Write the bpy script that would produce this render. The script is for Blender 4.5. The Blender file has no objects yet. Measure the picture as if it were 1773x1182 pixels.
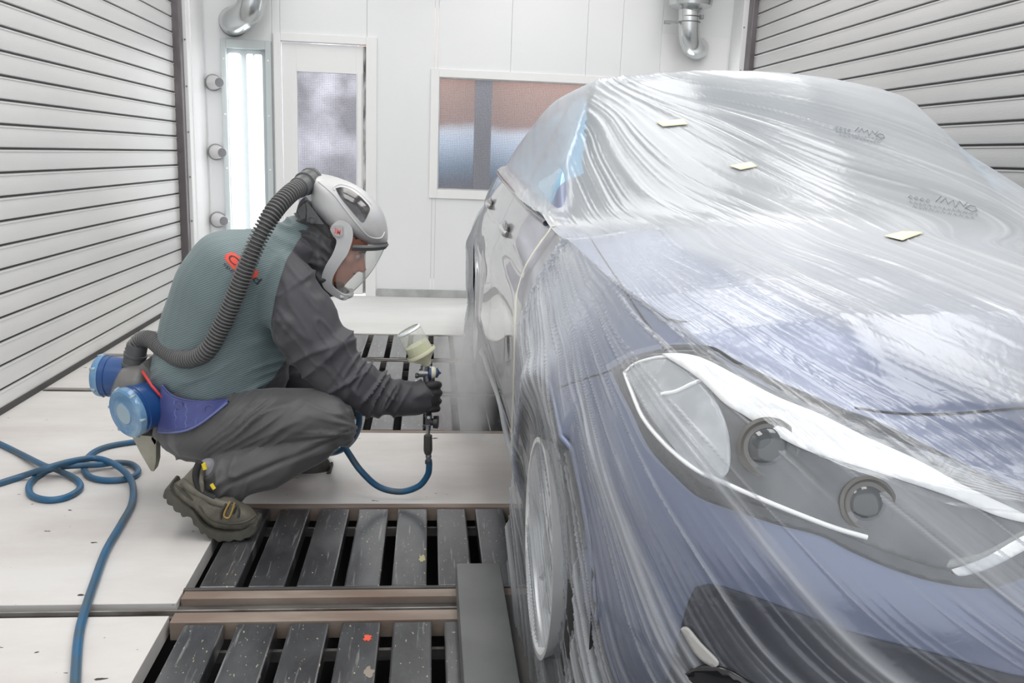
import bpy, bmesh, math, random
import numpy as np
from mathutils import Vector, Matrix
from mathutils.bvhtree import BVHTree

SC = bpy.context.scene
COL = SC.collection
random.seed(7)
PI = math.pi

# ---------------------------------------------------------------- camera
FPX, CX, CY, CH = 1500.0, 886.5, 591.0, 1.2
def _basis(vp, roll):
    d = np.array([(vp[0]-CX)/FPX, -(vp[1]-CY)/FPX, -1.0]); d /= np.linalg.norm(d)
    r = math.radians(roll)
    u = np.array([math.sin(r), math.cos(r), 0.0]); u -= d*np.dot(u, d); u /= np.linalg.norm(u)
    return np.array([np.cross(d, u), d, u])
RW = _basis((745, 266), 1.0)
CPOS = np.array([0, 0, CH])
cam_data = bpy.data.cameras.new('camera')
cam_data.sensor_width = 36.0
cam_data.lens = FPX/1773*36.0
cam_data.clip_start = 0.02
cam = bpy.data.objects.new('camera', cam_data)
COL.objects.link(cam)
cam.matrix_world = Matrix(RW.tolist()).to_4x4()
cam.location = (0, 0, CH)
SC.camera = cam

# ---------------------------------------------------------------- world, lights, exposure
world = bpy.data.worlds.new('booth_fill')  # background added as an even fill through the open end
SC.world = world
world.use_nodes = True
wb = world.node_tree.nodes['Background']
wb.inputs[0].default_value = (0.93, 0.96, 1.0, 1)
wb.inputs[1].default_value = 1.15
SC.view_settings.view_transform = 'Standard'
SC.view_settings.look = 'None'
SC.view_settings.gamma = 1
SC.view_settings.use_curve_mapping = False
SC.view_settings.exposure = 0.38
SC.cycles.use_denoising = True
SC.cycles.max_bounces = 10
SC.cycles.diffuse_bounces = 4
SC.cycles.glossy_bounces = 4
SC.cycles.transparent_max_bounces = 16
SC.cycles.transmission_bounces = 6
SC.cycles.volume_bounces = 1
SC.cycles.caustics_reflective = False
SC.cycles.caustics_refractive = False
SC.cycles.sample_clamp_indirect = 4.0

def area(name, loc, rot, sx, sy, power, col=(1, 1, 1)):
    l = bpy.data.lights.new(name, 'AREA'); l.shape = 'RECTANGLE'; l.size = sx; l.size_y = sy
    l.energy = power; l.color = col
    o = bpy.data.objects.new(name, l); COL.objects.link(o)
    o.location = loc; o.rotation_euler = rot
    return o
WALL_Y = 7.36
LX, RX = -1.87, 2.55
CEIL = 3.3
for i, (x, y) in enumerate([(-1.1, 1.2), (-1.1, 3.6), (-1.1, 6.0), (0.75, 1.2), (0.75, 3.6), (0.75, 6.0), (2.0, 2.4), (2.0, 5.2)]):
    area('ceiling_lamp', (x, y, CEIL-0.06), (0, 0, 0), 0.8, 2.0, 19 if y < 3 else (14 if y < 5.5 else 8), (1.0, 0.985, 0.96))

# ---------------------------------------------------------------- helpers
def ray(px, py):
    return RW @ np.array([(px-CX)/FPX, -(py-CY)/FPX, -1.0])
def onY(px, py, Y):
    v = ray(px, py); return Vector(CPOS+v*(Y/v[1]))
def onZ(px, py, z=0.0):
    v = ray(px, py); return Vector(CPOS+v*((z-CH)/v[2]))
def onX(px, py, X):
    v = ray(px, py); return Vector(CPOS+v*(X/v[0]))
def toPX(P):
    c = (np.asarray(P)-CPOS) @ RW
    return np.stack([CX+FPX*c[..., 0]/-c[..., 2], CY-FPX*c[..., 1]/-c[..., 2]], -1)

def sstep(a, b, x):
    t = np.clip((np.asarray(x, float)-a)/(b-a), 0, 1); return t*t*(3-2*t)
def _h(ix, iy, iz):
    n = (ix*374761393+iy*668265263+iz*2147483647*7+iz*974634777) & 0xffffffff
    n = ((n ^ (n >> 13))*1274126177) & 0xffffffff
    n = (n ^ (n >> 16)) & 0xffff
    return n/65535.0
def vnoise(x, y, z=0.0):
    x, y, z = np.broadcast_arrays(np.asarray(x, float), np.asarray(y, float), np.asarray(z, float))
    ix = np.floor(x).astype(np.int64); iy = np.floor(y).astype(np.int64); iz = np.floor(z).astype(np.int64)
    fx, fy, fz = x-ix, y-iy, z-iz
    fx = fx*fx*(3-2*fx); fy = fy*fy*(3-2*fy); fz = fz*fz*(3-2*fz)
    r = 0
    for a in (0, 1):
        for b in (0, 1):
            for c in (0, 1):
                r = r+_h(ix+a, iy+b, iz+c)*(fx if a else 1-fx)*(fy if b else 1-fy)*(fz if c else 1-fz)
    return r
def ridge(x, y, z=0.0, p=3.0):
    n = vnoise(x, y, z)
    return (1-np.abs(2*n-1))**p
def catmull(pts, n):
    P = np.array([list(p) for p in pts], float)
    m = len(P); out = []
    for t in np.linspace(0, m-1, n):
        i = min(int(t), m-2); f = t-i
        p0, p1, p2, p3 = P[max(i-1, 0)], P[i], P[i+1], P[min(i+2, m-1)]
        out.append(0.5*((2*p1)+(-p0+p2)*f+(2*p0-5*p1+4*p2-p3)*f*f+(-p0+3*p1-3*p2+p3)*f**3))
    return np.array(out)
def polydist(P, poly):
    """signed distance (positive inside) of 2-d points to a polygon"""
    P = np.asarray(P, float); poly = np.asarray(poly, float)
    d = np.full(len(P), 1e9); ins = np.zeros(len(P), bool)
    for i in range(len(poly)):
        a, b = poly[i], poly[(i+1) % len(poly)]
        ab = b-a; ap = P-a
        t = np.clip((ap@ab)/max(ab@ab, 1e-12), 0, 1)
        d = np.minimum(d, np.linalg.norm(ap-t[:, None]*ab, axis=1))
        c = (a[1] > P[:, 1]) != (b[1] > P[:, 1])
        with np.errstate(divide='ignore', invalid='ignore'):
            xi = (b[0]-a[0])*(P[:, 1]-a[1])/(b[1]-a[1])+a[0]
        ins ^= c & (P[:, 0] < xi)
    return np.where(ins, d, -d)

# ---- materials
def mat(name, col=(0.8, 0.8, 0.8), rough=0.5, metal=0.0, spec=0.5, coat=0.0, coat_rough=0.05, noise=None, bump=None, alpha=None,
        sheen=0.0, trans=0.0):
    m = bpy.data.materials.new(name); m.use_nodes = True
    nt = m.node_tree; b = nt.nodes['Principled BSDF']
    b.inputs['Base Color'].default_value = (*col, 1)
    b.inputs['Roughness'].default_value = rough
    b.inputs['Metallic'].default_value = metal
    b.inputs['Specular IOR Level'].default_value = spec
    b.inputs['Coat Weight'].default_value = coat
    b.inputs['Coat Roughness'].default_value = coat_rough
    b.inputs['Sheen Weight'].default_value = sheen
    b.inputs['Transmission Weight'].default_value = trans
    if alpha is not None: b.inputs['Alpha'].default_value = alpha
    tc = nt.nodes.new('ShaderNodeTexCoord')
    if noise:                                            # (scale, colour2, lo, hi[, stretch])
        mp = nt.nodes.new('ShaderNodeMapping'); nt.links.new(tc.outputs['Object'], mp.inputs[0])
        if len(noise) > 4: mp.inputs['Scale'].default_value = noise[4]
        n = nt.nodes.new('ShaderNodeTexNoise'); n.inputs['Scale'].default_value = noise[0]; n.inputs['Detail'].default_value = 5
        nt.links.new(mp.outputs[0], n.inputs['Vector'])
        r = nt.nodes.new('ShaderNodeMapRange'); r.inputs[1].default_value = noise[2]; r.inputs[2].default_value = noise[3]
        nt.links.new(n.outputs['Fac'], r.inputs[0])
        mx = nt.nodes.new('ShaderNodeMix'); mx.data_type = 'RGBA'
        mx.inputs[6].default_value = (*col, 1); mx.inputs[7].default_value = (*noise[1], 1)
        nt.links.new(r.outputs[0], mx.inputs[0]); nt.links.new(mx.outputs[2], b.inputs['Base Color'])
    if bump:                                             # (scale, strength, distance[, stretch])
        mp = nt.nodes.new('ShaderNodeMapping'); nt.links.new(tc.outputs['Object'], mp.inputs[0])
        if len(bump) > 3: mp.inputs['Scale'].default_value = bump[3]
        n = nt.nodes.new('ShaderNodeTexNoise'); n.inputs['Scale'].default_value = bump[0]; n.inputs['Detail'].default_value = 4
        nt.links.new(mp.outputs[0], n.inputs['Vector'])
        bp = nt.nodes.new('ShaderNodeBump'); bp.inputs['Strength'].default_value = bump[1]; bp.inputs['Distance'].default_value = bump[2]
        nt.links.new(n.outputs['Fac'], bp.inputs['Height']); nt.links.new(bp.outputs[0], b.inputs['Normal'])
    return m
def emis(name, col, s):
    m = bpy.data.materials.new(name); m.use_nodes = True
    b = m.node_tree.nodes['Principled BSDF']
    b.inputs['Base Color'].default_value = (*col, 1)
    b.inputs['Emission Color'].default_value = (*col, 1); b.inputs['Emission Strength'].default_value = s
    return m
def glass(name, col=(1, 1, 1), clear=0.8, rough=0.05, tint=(0.9, 0.9, 0.9)):
    """thin clear plastic or glass: part see-through, part body colour, glossy"""
    m = bpy.data.materials.new(name); m.use_nodes = True
    nt = m.node_tree; N = nt.nodes; L = nt.links
    b = N['Principled BSDF']; out = N['Material Output']
    b.inputs['Base Color'].default_value = (*tint, 1); b.inputs['Roughness'].default_value = rough
    t = N.new('ShaderNodeBsdfTransparent'); t.inputs[0].default_value = (*col, 1)
    mx = N.new('ShaderNodeMixShader')
    lw = N.new('ShaderNodeLayerWeight'); lw.inputs[0].default_value = 0.25
    mr = N.new('ShaderNodeMapRange'); mr.inputs[3].default_value = 1-clear; mr.inputs[4].default_value = min(1, 1.25-clear)
    L.new(lw.outputs['Facing'], mr.inputs[0]); L.new(mr.outputs[0], mx.inputs[0])
    L.new(t.outputs[0], mx.inputs[1]); L.new(b.outputs[0], mx.inputs[2]); L.new(mx.outputs[0], out.inputs[0])
    return m

# ---- mesh building
def tag(o, label=None, cat=None, group=None, kind=None):
    if label: o['label'] = label
    if cat: o['category'] = cat
    if group: o['group'] = group
    if kind: o['kind'] = kind
    return o
def empty(name, loc, label=None, cat=None, group=None):
    o = bpy.data.objects.new(name, None); COL.objects.link(o); o.location = loc
    o.empty_display_size = 0.05
    return tag(o, label, cat, group)
def adopt(o, parent):
    if parent is not None:
        o.parent = parent
        w = Matrix.Identity(4); p = parent
        while p is not None:
            w = Matrix.Translation(p.location) @ w; p = p.parent
        o.matrix_parent_inverse = Matrix.Identity(4)
        o.location = o.location-w.translation
    return o
def link(name, me, m=None, parent=None, smooth=False):
    """me is in world coordinates; the object's origin is moved to its base"""
    o = bpy.data.objects.new(name, me); COL.objects.link(o)
    if m is not None:
        for mm in (m if isinstance(m, (list, tuple)) else [m]): me.materials.append(mm)
    n = len(me.vertices)
    if n:
        co = np.empty(n*3, np.float32); me.vertices.foreach_get('co', co); co = co.reshape(-1, 3)
        base = np.array([(co[:, 0].min()+co[:, 0].max())/2, (co[:, 1].min()+co[:, 1].max())/2, co[:, 2].min()], np.float32)
        me.vertices.foreach_set('co', (co-base).ravel()); o.location = Vector(base.tolist())
        me.update()
    if smooth: me.polygons.foreach_set('use_smooth', [True]*len(me.polygons))
    return adopt(o, parent)
class MB:
    def __init__(s): s.v = []; s.f = []; s.mi = []
    def add(s, vs, fs, mi=0):
        b = len(s.v); s.v += [tuple(map(float, p)) for p in vs]
        s.f += [tuple(b+i for i in f) for f in fs]; s.mi += [mi]*len(fs); return s
    def box(s, lo, hi, bev=0.0, mi=0):
        bm = bmesh.new(); bmesh.ops.create_cube(bm, size=1)
        c = [(a+b)/2 for a, b in zip(lo, hi)]; d = [max(abs(b-a), 1e-5) for a, b in zip(lo, hi)]
        for v in bm.verts: v.co = Vector((c[0]+v.co.x*d[0], c[1]+v.co.y*d[1], c[2]+v.co.z*d[2]))
        if bev: bmesh.ops.bevel(bm, geom=bm.edges[:], offset=min(bev, min(d)*0.45), segments=2, profile=0.6, affect='EDGES')
        bm.verts.index_update()
        s.add([v.co for v in bm.verts], [[v.index for v in f.verts] for f in bm.faces], mi); bm.free(); return s
    def rings(s, rings, closed=True, cap=True, mi=0):
        n = len(rings[0]); m = len(rings); vs = [p for r in rings for p in r]; fs = []
        for i in range(m-1):
            for j in range(n if closed else n-1):
                k = (j+1) % n; fs.append((i*n+j, i*n+k, (i+1)*n+k, (i+1)*n+j))
        if cap and closed: fs.append(tuple(range(n-1, -1, -1))); fs.append(tuple((m-1)*n+j for j in range(n)))
        return s.add(vs, fs, mi)
    def tube(s, pts, r, n=12, rad=None, cap=True, mi=0):
        P = [Vector(p) for p in pts]; rings = []
        T0 = (P[1]-P[0]).normalized(); nrm = T0.orthogonal().normalized()
        for i, p in enumerate(P):
            t = (P[min(i+1, len(P)-1)]-P[max(i-1, 0)]).normalized()
            nrm = (nrm-t*nrm.dot(t)).normalized(); bn = t.cross(nrm)
            rr = rad[i] if rad is not None else r
            rings.append([p+nrm*(rr*math.cos(2*PI*k/n))+bn*(rr*math.sin(2*PI*k/n)) for k in range(n)])
        return s.rings(rings, True, cap, mi)
    def lathe(s, origin, axis, prof, n=32, cap=True, mi=0):
        """prof: (along, radius) pairs"""
        o = Vector(origin); a = Vector(axis).normalized(); u = a.orthogonal().normalized(); w = a.cross(u)
        return s.rings([[o+a*h+(u*math.cos(2*PI*k/n)+w*math.sin(2*PI*k/n))*max(r, 1e-4) for k in range(n)] for h, r in prof], True, cap, mi)
    def prism(s, poly, off, mi=0):
        """a closed outline of 3-d points pushed along off"""
        n = len(poly); off = Vector(off); P = [Vector(p) for p in poly]
        fs = [tuple(range(n)), tuple(range(2*n-1, n-1, -1))]+[(i, n+i, n+(i+1) % n, (i+1) % n) for i in range(n)]
        return s.add(P+[p+off for p in P], fs, mi)
    def mesh(s, name, fix=True):
        me = bpy.data.meshes.new(name); me.from_pydata(s.v, [], s.f); me.update()
        if any(s.mi): me.polygons.foreach_set('material_index', s.mi)
        if fix:
            bm = bmesh.new(); bm.from_mesh(me); bmesh.ops.recalc_face_normals(bm, faces=bm.faces[:]); bm.to_mesh(me); bm.free()
        return me
    def build(s, name, m, parent=None, smooth=False, angle=None):
        o = link(name, s.mesh(name), m, parent, smooth)
        if angle is not None: o.data.polygons.foreach_set('use_smooth', [True]*len(o.data.polygons)); sharp(o.data, angle)
        return o
def sharp(me, angle=35):
    bm = bmesh.new(); bm.from_mesh(me); a = math.radians(angle)
    for e in bm.edges:
        if len(e.link_faces) == 2 and e.calc_face_angle(0) > a: e.smooth = False
    bm.to_mesh(me); bm.free()
def gridmesh(name, V, attr=None, mask=None):
    """V is (m, n, 3); mask is a (m-1, n-1) bool of the faces to keep; attr {name: (m, n)}"""
    m, n = V.shape[:2]
    idx = np.arange(m*n).reshape(m, n)
    F = np.stack([idx[:-1, :-1], idx[1:, :-1], idx[1:, 1:], idx[:-1, 1:]], -1)
    F = F[mask] if mask is not None else F.reshape(-1, 4)
    used = np.unique(F); mp = np.full(m*n, -1); mp[used] = np.arange(len(used))
    me = bpy.data.meshes.new(name)
    me.from_pydata(V.reshape(-1, 3)[used].tolist(), [], mp[F].tolist()); me.update()
    for k, a in (attr or {}).items():
        at = me.attributes.new(k, 'FLOAT', 'POINT'); at.data.foreach_set('value', a.ravel()[used].astype(np.float32))
    return me
def coords(me):
    co = np.empty(len(me.vertices)*3, np.float32); me.vertices.foreach_get('co', co); return co.reshape(-1, 3).astype(float)
def normals(me):
    co = np.empty(len(me.vertices)*3, np.float32); me.vertices.foreach_get('normal', co); return co.reshape(-1, 3).astype(float)
def setco(me, co): me.vertices.foreach_set('co', co.astype(np.float32).ravel()); me.update()
def voxel(mb, size, smooth=3, fac=0.5):
    """fuse the pieces collected in mb into one closed skin"""
    me = mb.mesh('tmp', fix=True)
    o = bpy.data.objects.new('tmp', me); COL.objects.link(o)
    r = o.modifiers.new('r', 'REMESH'); r.mode = 'VOXEL'; r.voxel_size = size
    dg = bpy.context.evaluated_depsgraph_get(); dg.update()
    out = bpy.data.meshes.new_from_object(o.evaluated_get(dg))
    bpy.data.objects.remove(o); bpy.data.meshes.remove(me)
    bm = bmesh.new(); bm.from_mesh(out)
    for _ in range(smooth): bmesh.ops.smooth_vert(bm, verts=bm.verts[:], factor=fac, use_axis_x=True, use_axis_y=True, use_axis_z=True)
    bm.to_mesh(out); bm.free()
    return out
def ellips(mb, c, r, axes=None, nu=20, nv=12):
    c = Vector(c); A = axes or (Vector((1, 0, 0)), Vector((0, 1, 0)), Vector((0, 0, 1)))
    rings = []
    for i in range(1, nv):
        t = PI*i/nv
        rings.append([c+A[0]*(r[0]*math.sin(t)*math.cos(2*PI*k/nu))+A[1]*(r[1]*math.sin(t)*math.sin(2*PI*k/nu))+A[2]*(r[2]*math.cos(t)) for k in range(nu)])
    return mb.rings(rings)
def loft(mb, secs, n=24, m=None, pw=1.0, endcap=True):
    """secs: (pxA, pyA, pxB, pyB, Y, halfwidth): outline pairs seen from the side, an ellipse through each"""
    raw = []
    for s in secs:
        Yb = s[6] if len(s) > 6 else s[4]
        a = onY(s[0], s[1], s[4]); b = onY(s[2], s[3], Yb)
        raw.append(list(a)+list(b)+[s[5]])
    R = catmull(raw, m or len(raw)*5)
    rings = []
    def ring(a, b, w, k=1.0, sh=None):
        c = (a+b)/2; v = (b-a)/2*k; w = w*k
        if sh is not None: c = c+sh
        yd = Vector((0, 1, 0)); vn = v.normalized(); yd = (yd-vn*yd.dot(vn)).normalized()
        out = []
        for j in range(n):
            t = 2*PI*j/n; ct, st = math.cos(t), math.sin(t)
            out.append(c+v*(abs(ct)**pw*(1 if ct >= 0 else -1))+yd*(w*abs(st)**pw*(1 if st >= 0 else -1)))
        return out
    E = [(Vector(r[:3]), Vector(r[3:6]), r[6]) for r in R]
    if endcap:
        for sgn, i, j in ((1, 0, 1),):
            d = ((E[0][0]+E[0][1])-(E[1][0]+E[1][1])).normalized()*(min((E[0][1]-E[0][0]).length/2, E[0][2])*0.5)
            rings.append(ring(*E[0], 0.35, d)); rings.append(ring(*E[0], 0.75, d*0.6))
    for e in E: rings.append(ring(*e))
    if endcap:
        d = ((E[-1][0]+E[-1][1])-(E[-2][0]+E[-2][1])).normalized()*(min((E[-1][1]-E[-1][0]).length/2, E[-1][2])*0.5)
        rings.append(ring(*E[-1], 0.75, d*0.6)); rings.append(ring(*E[-1], 0.35, d))
    return mb.rings(rings)
def puff(mb, outline, Y, w, c=None, n=10, p=1.0, both=True, dense=72):
    """an outline seen from the side (pixels), swelling to half-width w around depth Y"""
    P = catmull(list(outline)+[outline[0]], dense+1)[:-1] if dense else np.array(outline, float)
    c = np.array(c if c is not None else P.mean(0))
    W = [onY(x, y, Y) for x, y in P]; C = onY(c[0], c[1], Y)
    rings = []
    lo = -PI/2 if both else 0
    N = 2*n if both else n
    for i in range(N+1):
        t = lo+(PI/2-lo)*i/N
        k = max(math.cos(t), 0.02)**p; y = math.sin(t)*w
        rings.append([C+(q-C)*k+Vector((0, -y, 0)) for q in W])
    return mb.rings(rings)
def grow(me, V): return V
# ================================================================ THE SETTING
def bumpy_floor(name, base, tint, chips=0.0, chipcol=(0.03, 0.028, 0.026), rough=0.55):
    m = mat(name, base, rough)
    nt = m.node_tree; N = nt.nodes; L = nt.links; b = N['Principled BSDF']
    tc = N.new('ShaderNodeNewGeometry')
    n1 = N.new('ShaderNodeTexNoise'); n1.inputs['Scale'].default_value = 2.2; n1.inputs['Detail'].default_value = 7; n1.inputs['Roughness'].default_value = 0.62
    n2 = N.new('ShaderNodeTexNoise'); n2.inputs['Scale'].default_value = 26; n2.inputs['Detail'].default_value = 3
    n3 = N.new('ShaderNodeTexNoise'); n3.inputs['Scale'].default_value = 1.3; n3.inputs['Detail'].default_value = 2
    mp = N.new('ShaderNodeMapping'); mp.inputs['Scale'].default_value = (0.6, 1.4, 1)
    L.new(tc.outputs['Position'], mp.inputs[0])
    for n in (n1, n2): L.new(mp.outputs[0], n.inputs['Vector'])
    L.new(tc.outputs['Position'], n3.inputs['Vector'])
    r1 = N.new('ShaderNodeMapRange'); r1.inputs[1].default_value = 0.38; r1.inputs[2].default_value = 0.7; L.new(n1.outputs['Fac'], r1.inputs[0])
    mx = N.new('ShaderNodeMix'); mx.data_type = 'RGBA'; mx.inputs[6].default_value = (*base, 1); mx.inputs[7].default_value = (*tint, 1)
    L.new(r1.outputs[0], mx.inputs[0])
    mu = N.new('ShaderNodeMath'); mu.operation = 'MULTIPLY_ADD'; mu.inputs[1].default_value = 0.22; L.new(n3.outputs['Fac'], mu.inputs[0]); L.new(n2.outputs['Fac'], mu.inputs[2])
    r2 = N.new('ShaderNodeMapRange'); r2.inputs[1].default_value = 0.90-chips; r2.inputs[2].default_value = 0.915-chips; L.new(mu.outputs[0], r2.inputs[0])
    mx2 = N.new('ShaderNodeMix'); mx2.data_type = 'RGBA'; mx2.inputs[7].default_value = (*chipcol, 1)
    L.new(r2.outputs[0], mx2.inputs[0]); L.new(mx.outputs[2], mx2.inputs[6]); L.new(mx2.outputs[2], b.inputs['Base Color'])
    bp = N.new('ShaderNodeBump'); bp.inputs['Strength'].default_value = 0.15; bp.inputs['Distance'].default_value = 0.004
    L.new(n1.outputs['Fac'], bp.inputs['Height']); L.new(bp.outputs[0], b.inputs['Normal'])
    return m
M_floor = bumpy_floor('painted_floor', (0.68, 0.665, 0.65), (0.56, 0.52, 0.50), 0.06)
M_floor_back = bumpy_floor('painted_floor_back', (0.70, 0.705, 0.69), (0.63, 0.63, 0.62), -0.2)
M_white = mat('white_panel', (0.85, 0.86, 0.87), 0.35, noise=(0.7, (0.81, 0.82, 0.835), 0.35, 0.7))
M_trimw = mat('white_trim', (0.87, 0.87, 0.875), 0.35)
M_ceiling = mat('ceiling_filter', (0.8, 0.8, 0.78), 0.9)
M_skirt = mat('grey_skirting', (0.50, 0.51, 0.51), 0.4, noise=(9, (0.38, 0.39, 0.39), 0.4, 0.7))
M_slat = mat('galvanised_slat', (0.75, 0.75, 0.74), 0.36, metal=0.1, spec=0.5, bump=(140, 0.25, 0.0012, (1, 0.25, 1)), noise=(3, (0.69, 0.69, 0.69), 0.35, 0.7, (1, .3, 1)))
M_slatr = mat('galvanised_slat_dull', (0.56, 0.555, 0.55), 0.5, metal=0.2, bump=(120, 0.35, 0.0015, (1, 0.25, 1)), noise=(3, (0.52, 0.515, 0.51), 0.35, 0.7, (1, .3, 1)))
M_groove = mat('dark_groove', (0.035, 0.033, 0.033), 0.6)
M_post = mat('dark_post', (0.13, 0.115, 0.12), 0.35, metal=0.3, noise=(5, (0.25, 0.23, 0.24), 0.5, 0.75, (1, 1, .3)))
M_rubber = mat('dark_rubber', (0.06, 0.058, 0.055), 0.7)
M_pit = mat('pit_dark', (0.012, 0.012, 0.012), 0.8)
M_rust = mat('rusty_strip', (0.20, 0.145, 0.115), 0.6, noise=(14, (0.30, 0.25, 0.21), 0.35, 0.65, (0.3, 1, 1)))
M_channel = mat('steel_channel', (0.075, 0.072, 0.07), 0.5, metal=0.3, noise=(12, (0.16, 0.15, 0.14), 0.45, 0.7, (.3, 1, 1)))
M_edge = mat('worn_steel_edge', (0.36, 0.34, 0.32), 0.4, metal=0.5, noise=(15, (0.16, 0.14, 0.12), 0.45, 0.6, (.3, 1, 1)))
M_galv = mat('galvanised_duct', (0.62, 0.64, 0.64), 0.22, metal=0.85, noise=(4, (0.5, 0.52, 0.52), 0.35, 0.7))
M_galvd = mat('duct_seam', (0.25, 0.26, 0.26), 0.4, metal=0.7)
M_frame = mat('lamp_frame_pale', (0.56, 0.61, 0.615), 0.35)

def struct(mb, name, m, smooth=False):
    return tag(mb.build(name, m, None, smooth), kind='structure')

# shutters: one profile of slats with a real groove between them
def shutter(name, X, side, y0, y1, z0, pitch, top, m):
    prof = []
    z = z0
    while z > 0.0: z -= pitch
    zs = []
    while z < top: zs.append(z); z += pitch
    mb = MB()
    for zb in zs:
        a, b = max(zb+0.005, 0.028), zb+pitch-0.005
        if b <= 0.04: continue
        pts = [(0.010, a-0.001), (0.001, a+0.002), (0.0, a+0.008)]+[(-0.0016*math.sin(PI*k/6), a+0.008+(b-a-0.02)*k/6) for k in range(1, 6)]+[(0.0, b-0.012), (-0.0035, b-0.008), (-0.0035, b-0.002), (0.010, b)]
        ring = lambda Y: [Vector((X-side*(q[0])*-1*-1, Y, q[1])) for q in pts]
        mb.rings([ring(y0), ring(y1)], closed=False, cap=False, mi=0)
        mb.add([(X-side*0.009, y0, b-0.002), (X-side*0.009, y1, b-0.002), (X-side*0.009, y1, b+0.013), (X-side*0.009, y0, b+0.013)], [(0, 1, 2, 3)], 1)
    mb.box((min(X-side*0.012, X-side*0.05), y0, 0.0), (max(X-side*0.012, X-side*0.05), y1, top), mi=1)
    mb.box((min(X+side*0.004, X-side*0.02), y0, 0.001), (max(X+side*0.004, X-side*0.02), y1, 0.03), mi=2)
    o = struct(mb, name, [m, M_groove, M_rubber])
    return o
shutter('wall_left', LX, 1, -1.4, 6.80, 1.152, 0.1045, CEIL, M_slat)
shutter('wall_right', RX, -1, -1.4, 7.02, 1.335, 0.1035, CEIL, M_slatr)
# end posts and the white corner trims
struct(MB().box((LX-0.06, 6.78, 0), (LX+0.055, 6.86, CEIL), 0.006), 'trim_1', M_post)
struct(MB().box((LX-0.06, 6.862, 0), (LX+0.08, WALL_Y-0.001, CEIL), 0.004).box((LX+0.08, 6.95, 0), (LX+0.088, 7.1, CEIL)), 'trim_2', M_trimw)
struct(MB().box((RX-0.045, 7.0, 0), (RX+0.06, 7.1, CEIL), 0.006), 'trim_3', M_post)
struct(MB().box((RX-0.085, 7.102, 0), (RX+0.06, WALL_Y-0.001, CEIL), 0.004), 'trim_4', M_trimw)
# bolts on the trims
# back wall with its two openings
DX0, DX1, DZ = -1.20, -0.52, 2.03
WX0, WX1, WZ0, WZ1 = 0.05, 1.55, 0.905, 1.82
xs = [LX, DX0, DX1, 0.02, WX0, 0.64, 1.26, WX1, 1.88, RX+0.05]
mb = MB()
def wallbox(x0, x1, z0, z1): mb.box((x0+0.0008, WALL_Y, z0), (x1-0.0008, WALL_Y+0.06, z1), 0.0012)
wallbox(LX-0.05, -1.265, 0, CEIL); wallbox(-1.265, DX0, 0, CEIL); wallbox(DX0, DX1, DZ, CEIL); wallbox(DX1, 0.02, 0, CEIL)
wallbox(0.02, WX0, 0, CEIL)
for a, b in ((WX0, 0.64), (0.64, 1.26), (1.26, WX1)): wallbox(a, b, 0, WZ0); wallbox(a, b, WZ1, CEIL)
wallbox(WX1, 1.88, 0, CEIL); wallbox(1.88, RX+0.05, 0, CEIL)
mb.box((LX-0.05, WALL_Y+0.03, 2.35), (RX+0.05, WALL_Y+0.055, CEIL))
mb.box((-0.43, WALL_Y+0.03, 0.0), (0.0, WALL_Y+0.055, CEIL))
struct(mb, 'wall_back', M_white)
struct(MB().box((-0.43, WALL_Y-0.014, 0.0), (RX, WALL_Y, 0.066), 0.002), 'baseboard_back', M_skirt)
# ceiling
struct(MB().box((LX-0.1, -1.4, CEIL), (RX+0.1, WALL_Y+0.06, CEIL+0.05)), 'ceiling', M_ceiling)

# floor: painted slabs with slots for rails and grates, over a dark pit
GX0 = -0.655
mb = MB()
def slab(x0, x1, y0, y1, mi=0): mb.box((x0, y0, -0.05), (x1, y1, 0.0), 0.002, mi)
slab(LX-0.03, GX0, -1.4, 2.125); slab(LX-0.03, GX0, 2.19, 3.655); slab(LX-0.03, -1.16, 4.335, 5.01); slab(LX-0.03, -1.16, 5.085, 5.70)
slab(GX0, RX+0.05, 2.868, 3.655); slab(LX-0.03, -1.16, 3.655, 4.265)
slab(LX-0.03, RX+0.05, 5.79, WALL_Y, 1); slab(LX-0.03, -1.16, 5.745, 5.79, 1)
slab(0.95, RX+0.05, -1.4, 2.86); slab(0.95, RX+0.05, 3.66, 5.79)
struct(mb, 'floor', [M_floor, M_floor_back])
struct(MB().box((LX-0.05, -1.4, -0.30), (RX+0.08, WALL_Y+0.05, -0.26)), 'floor_pit', M_pit)

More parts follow.
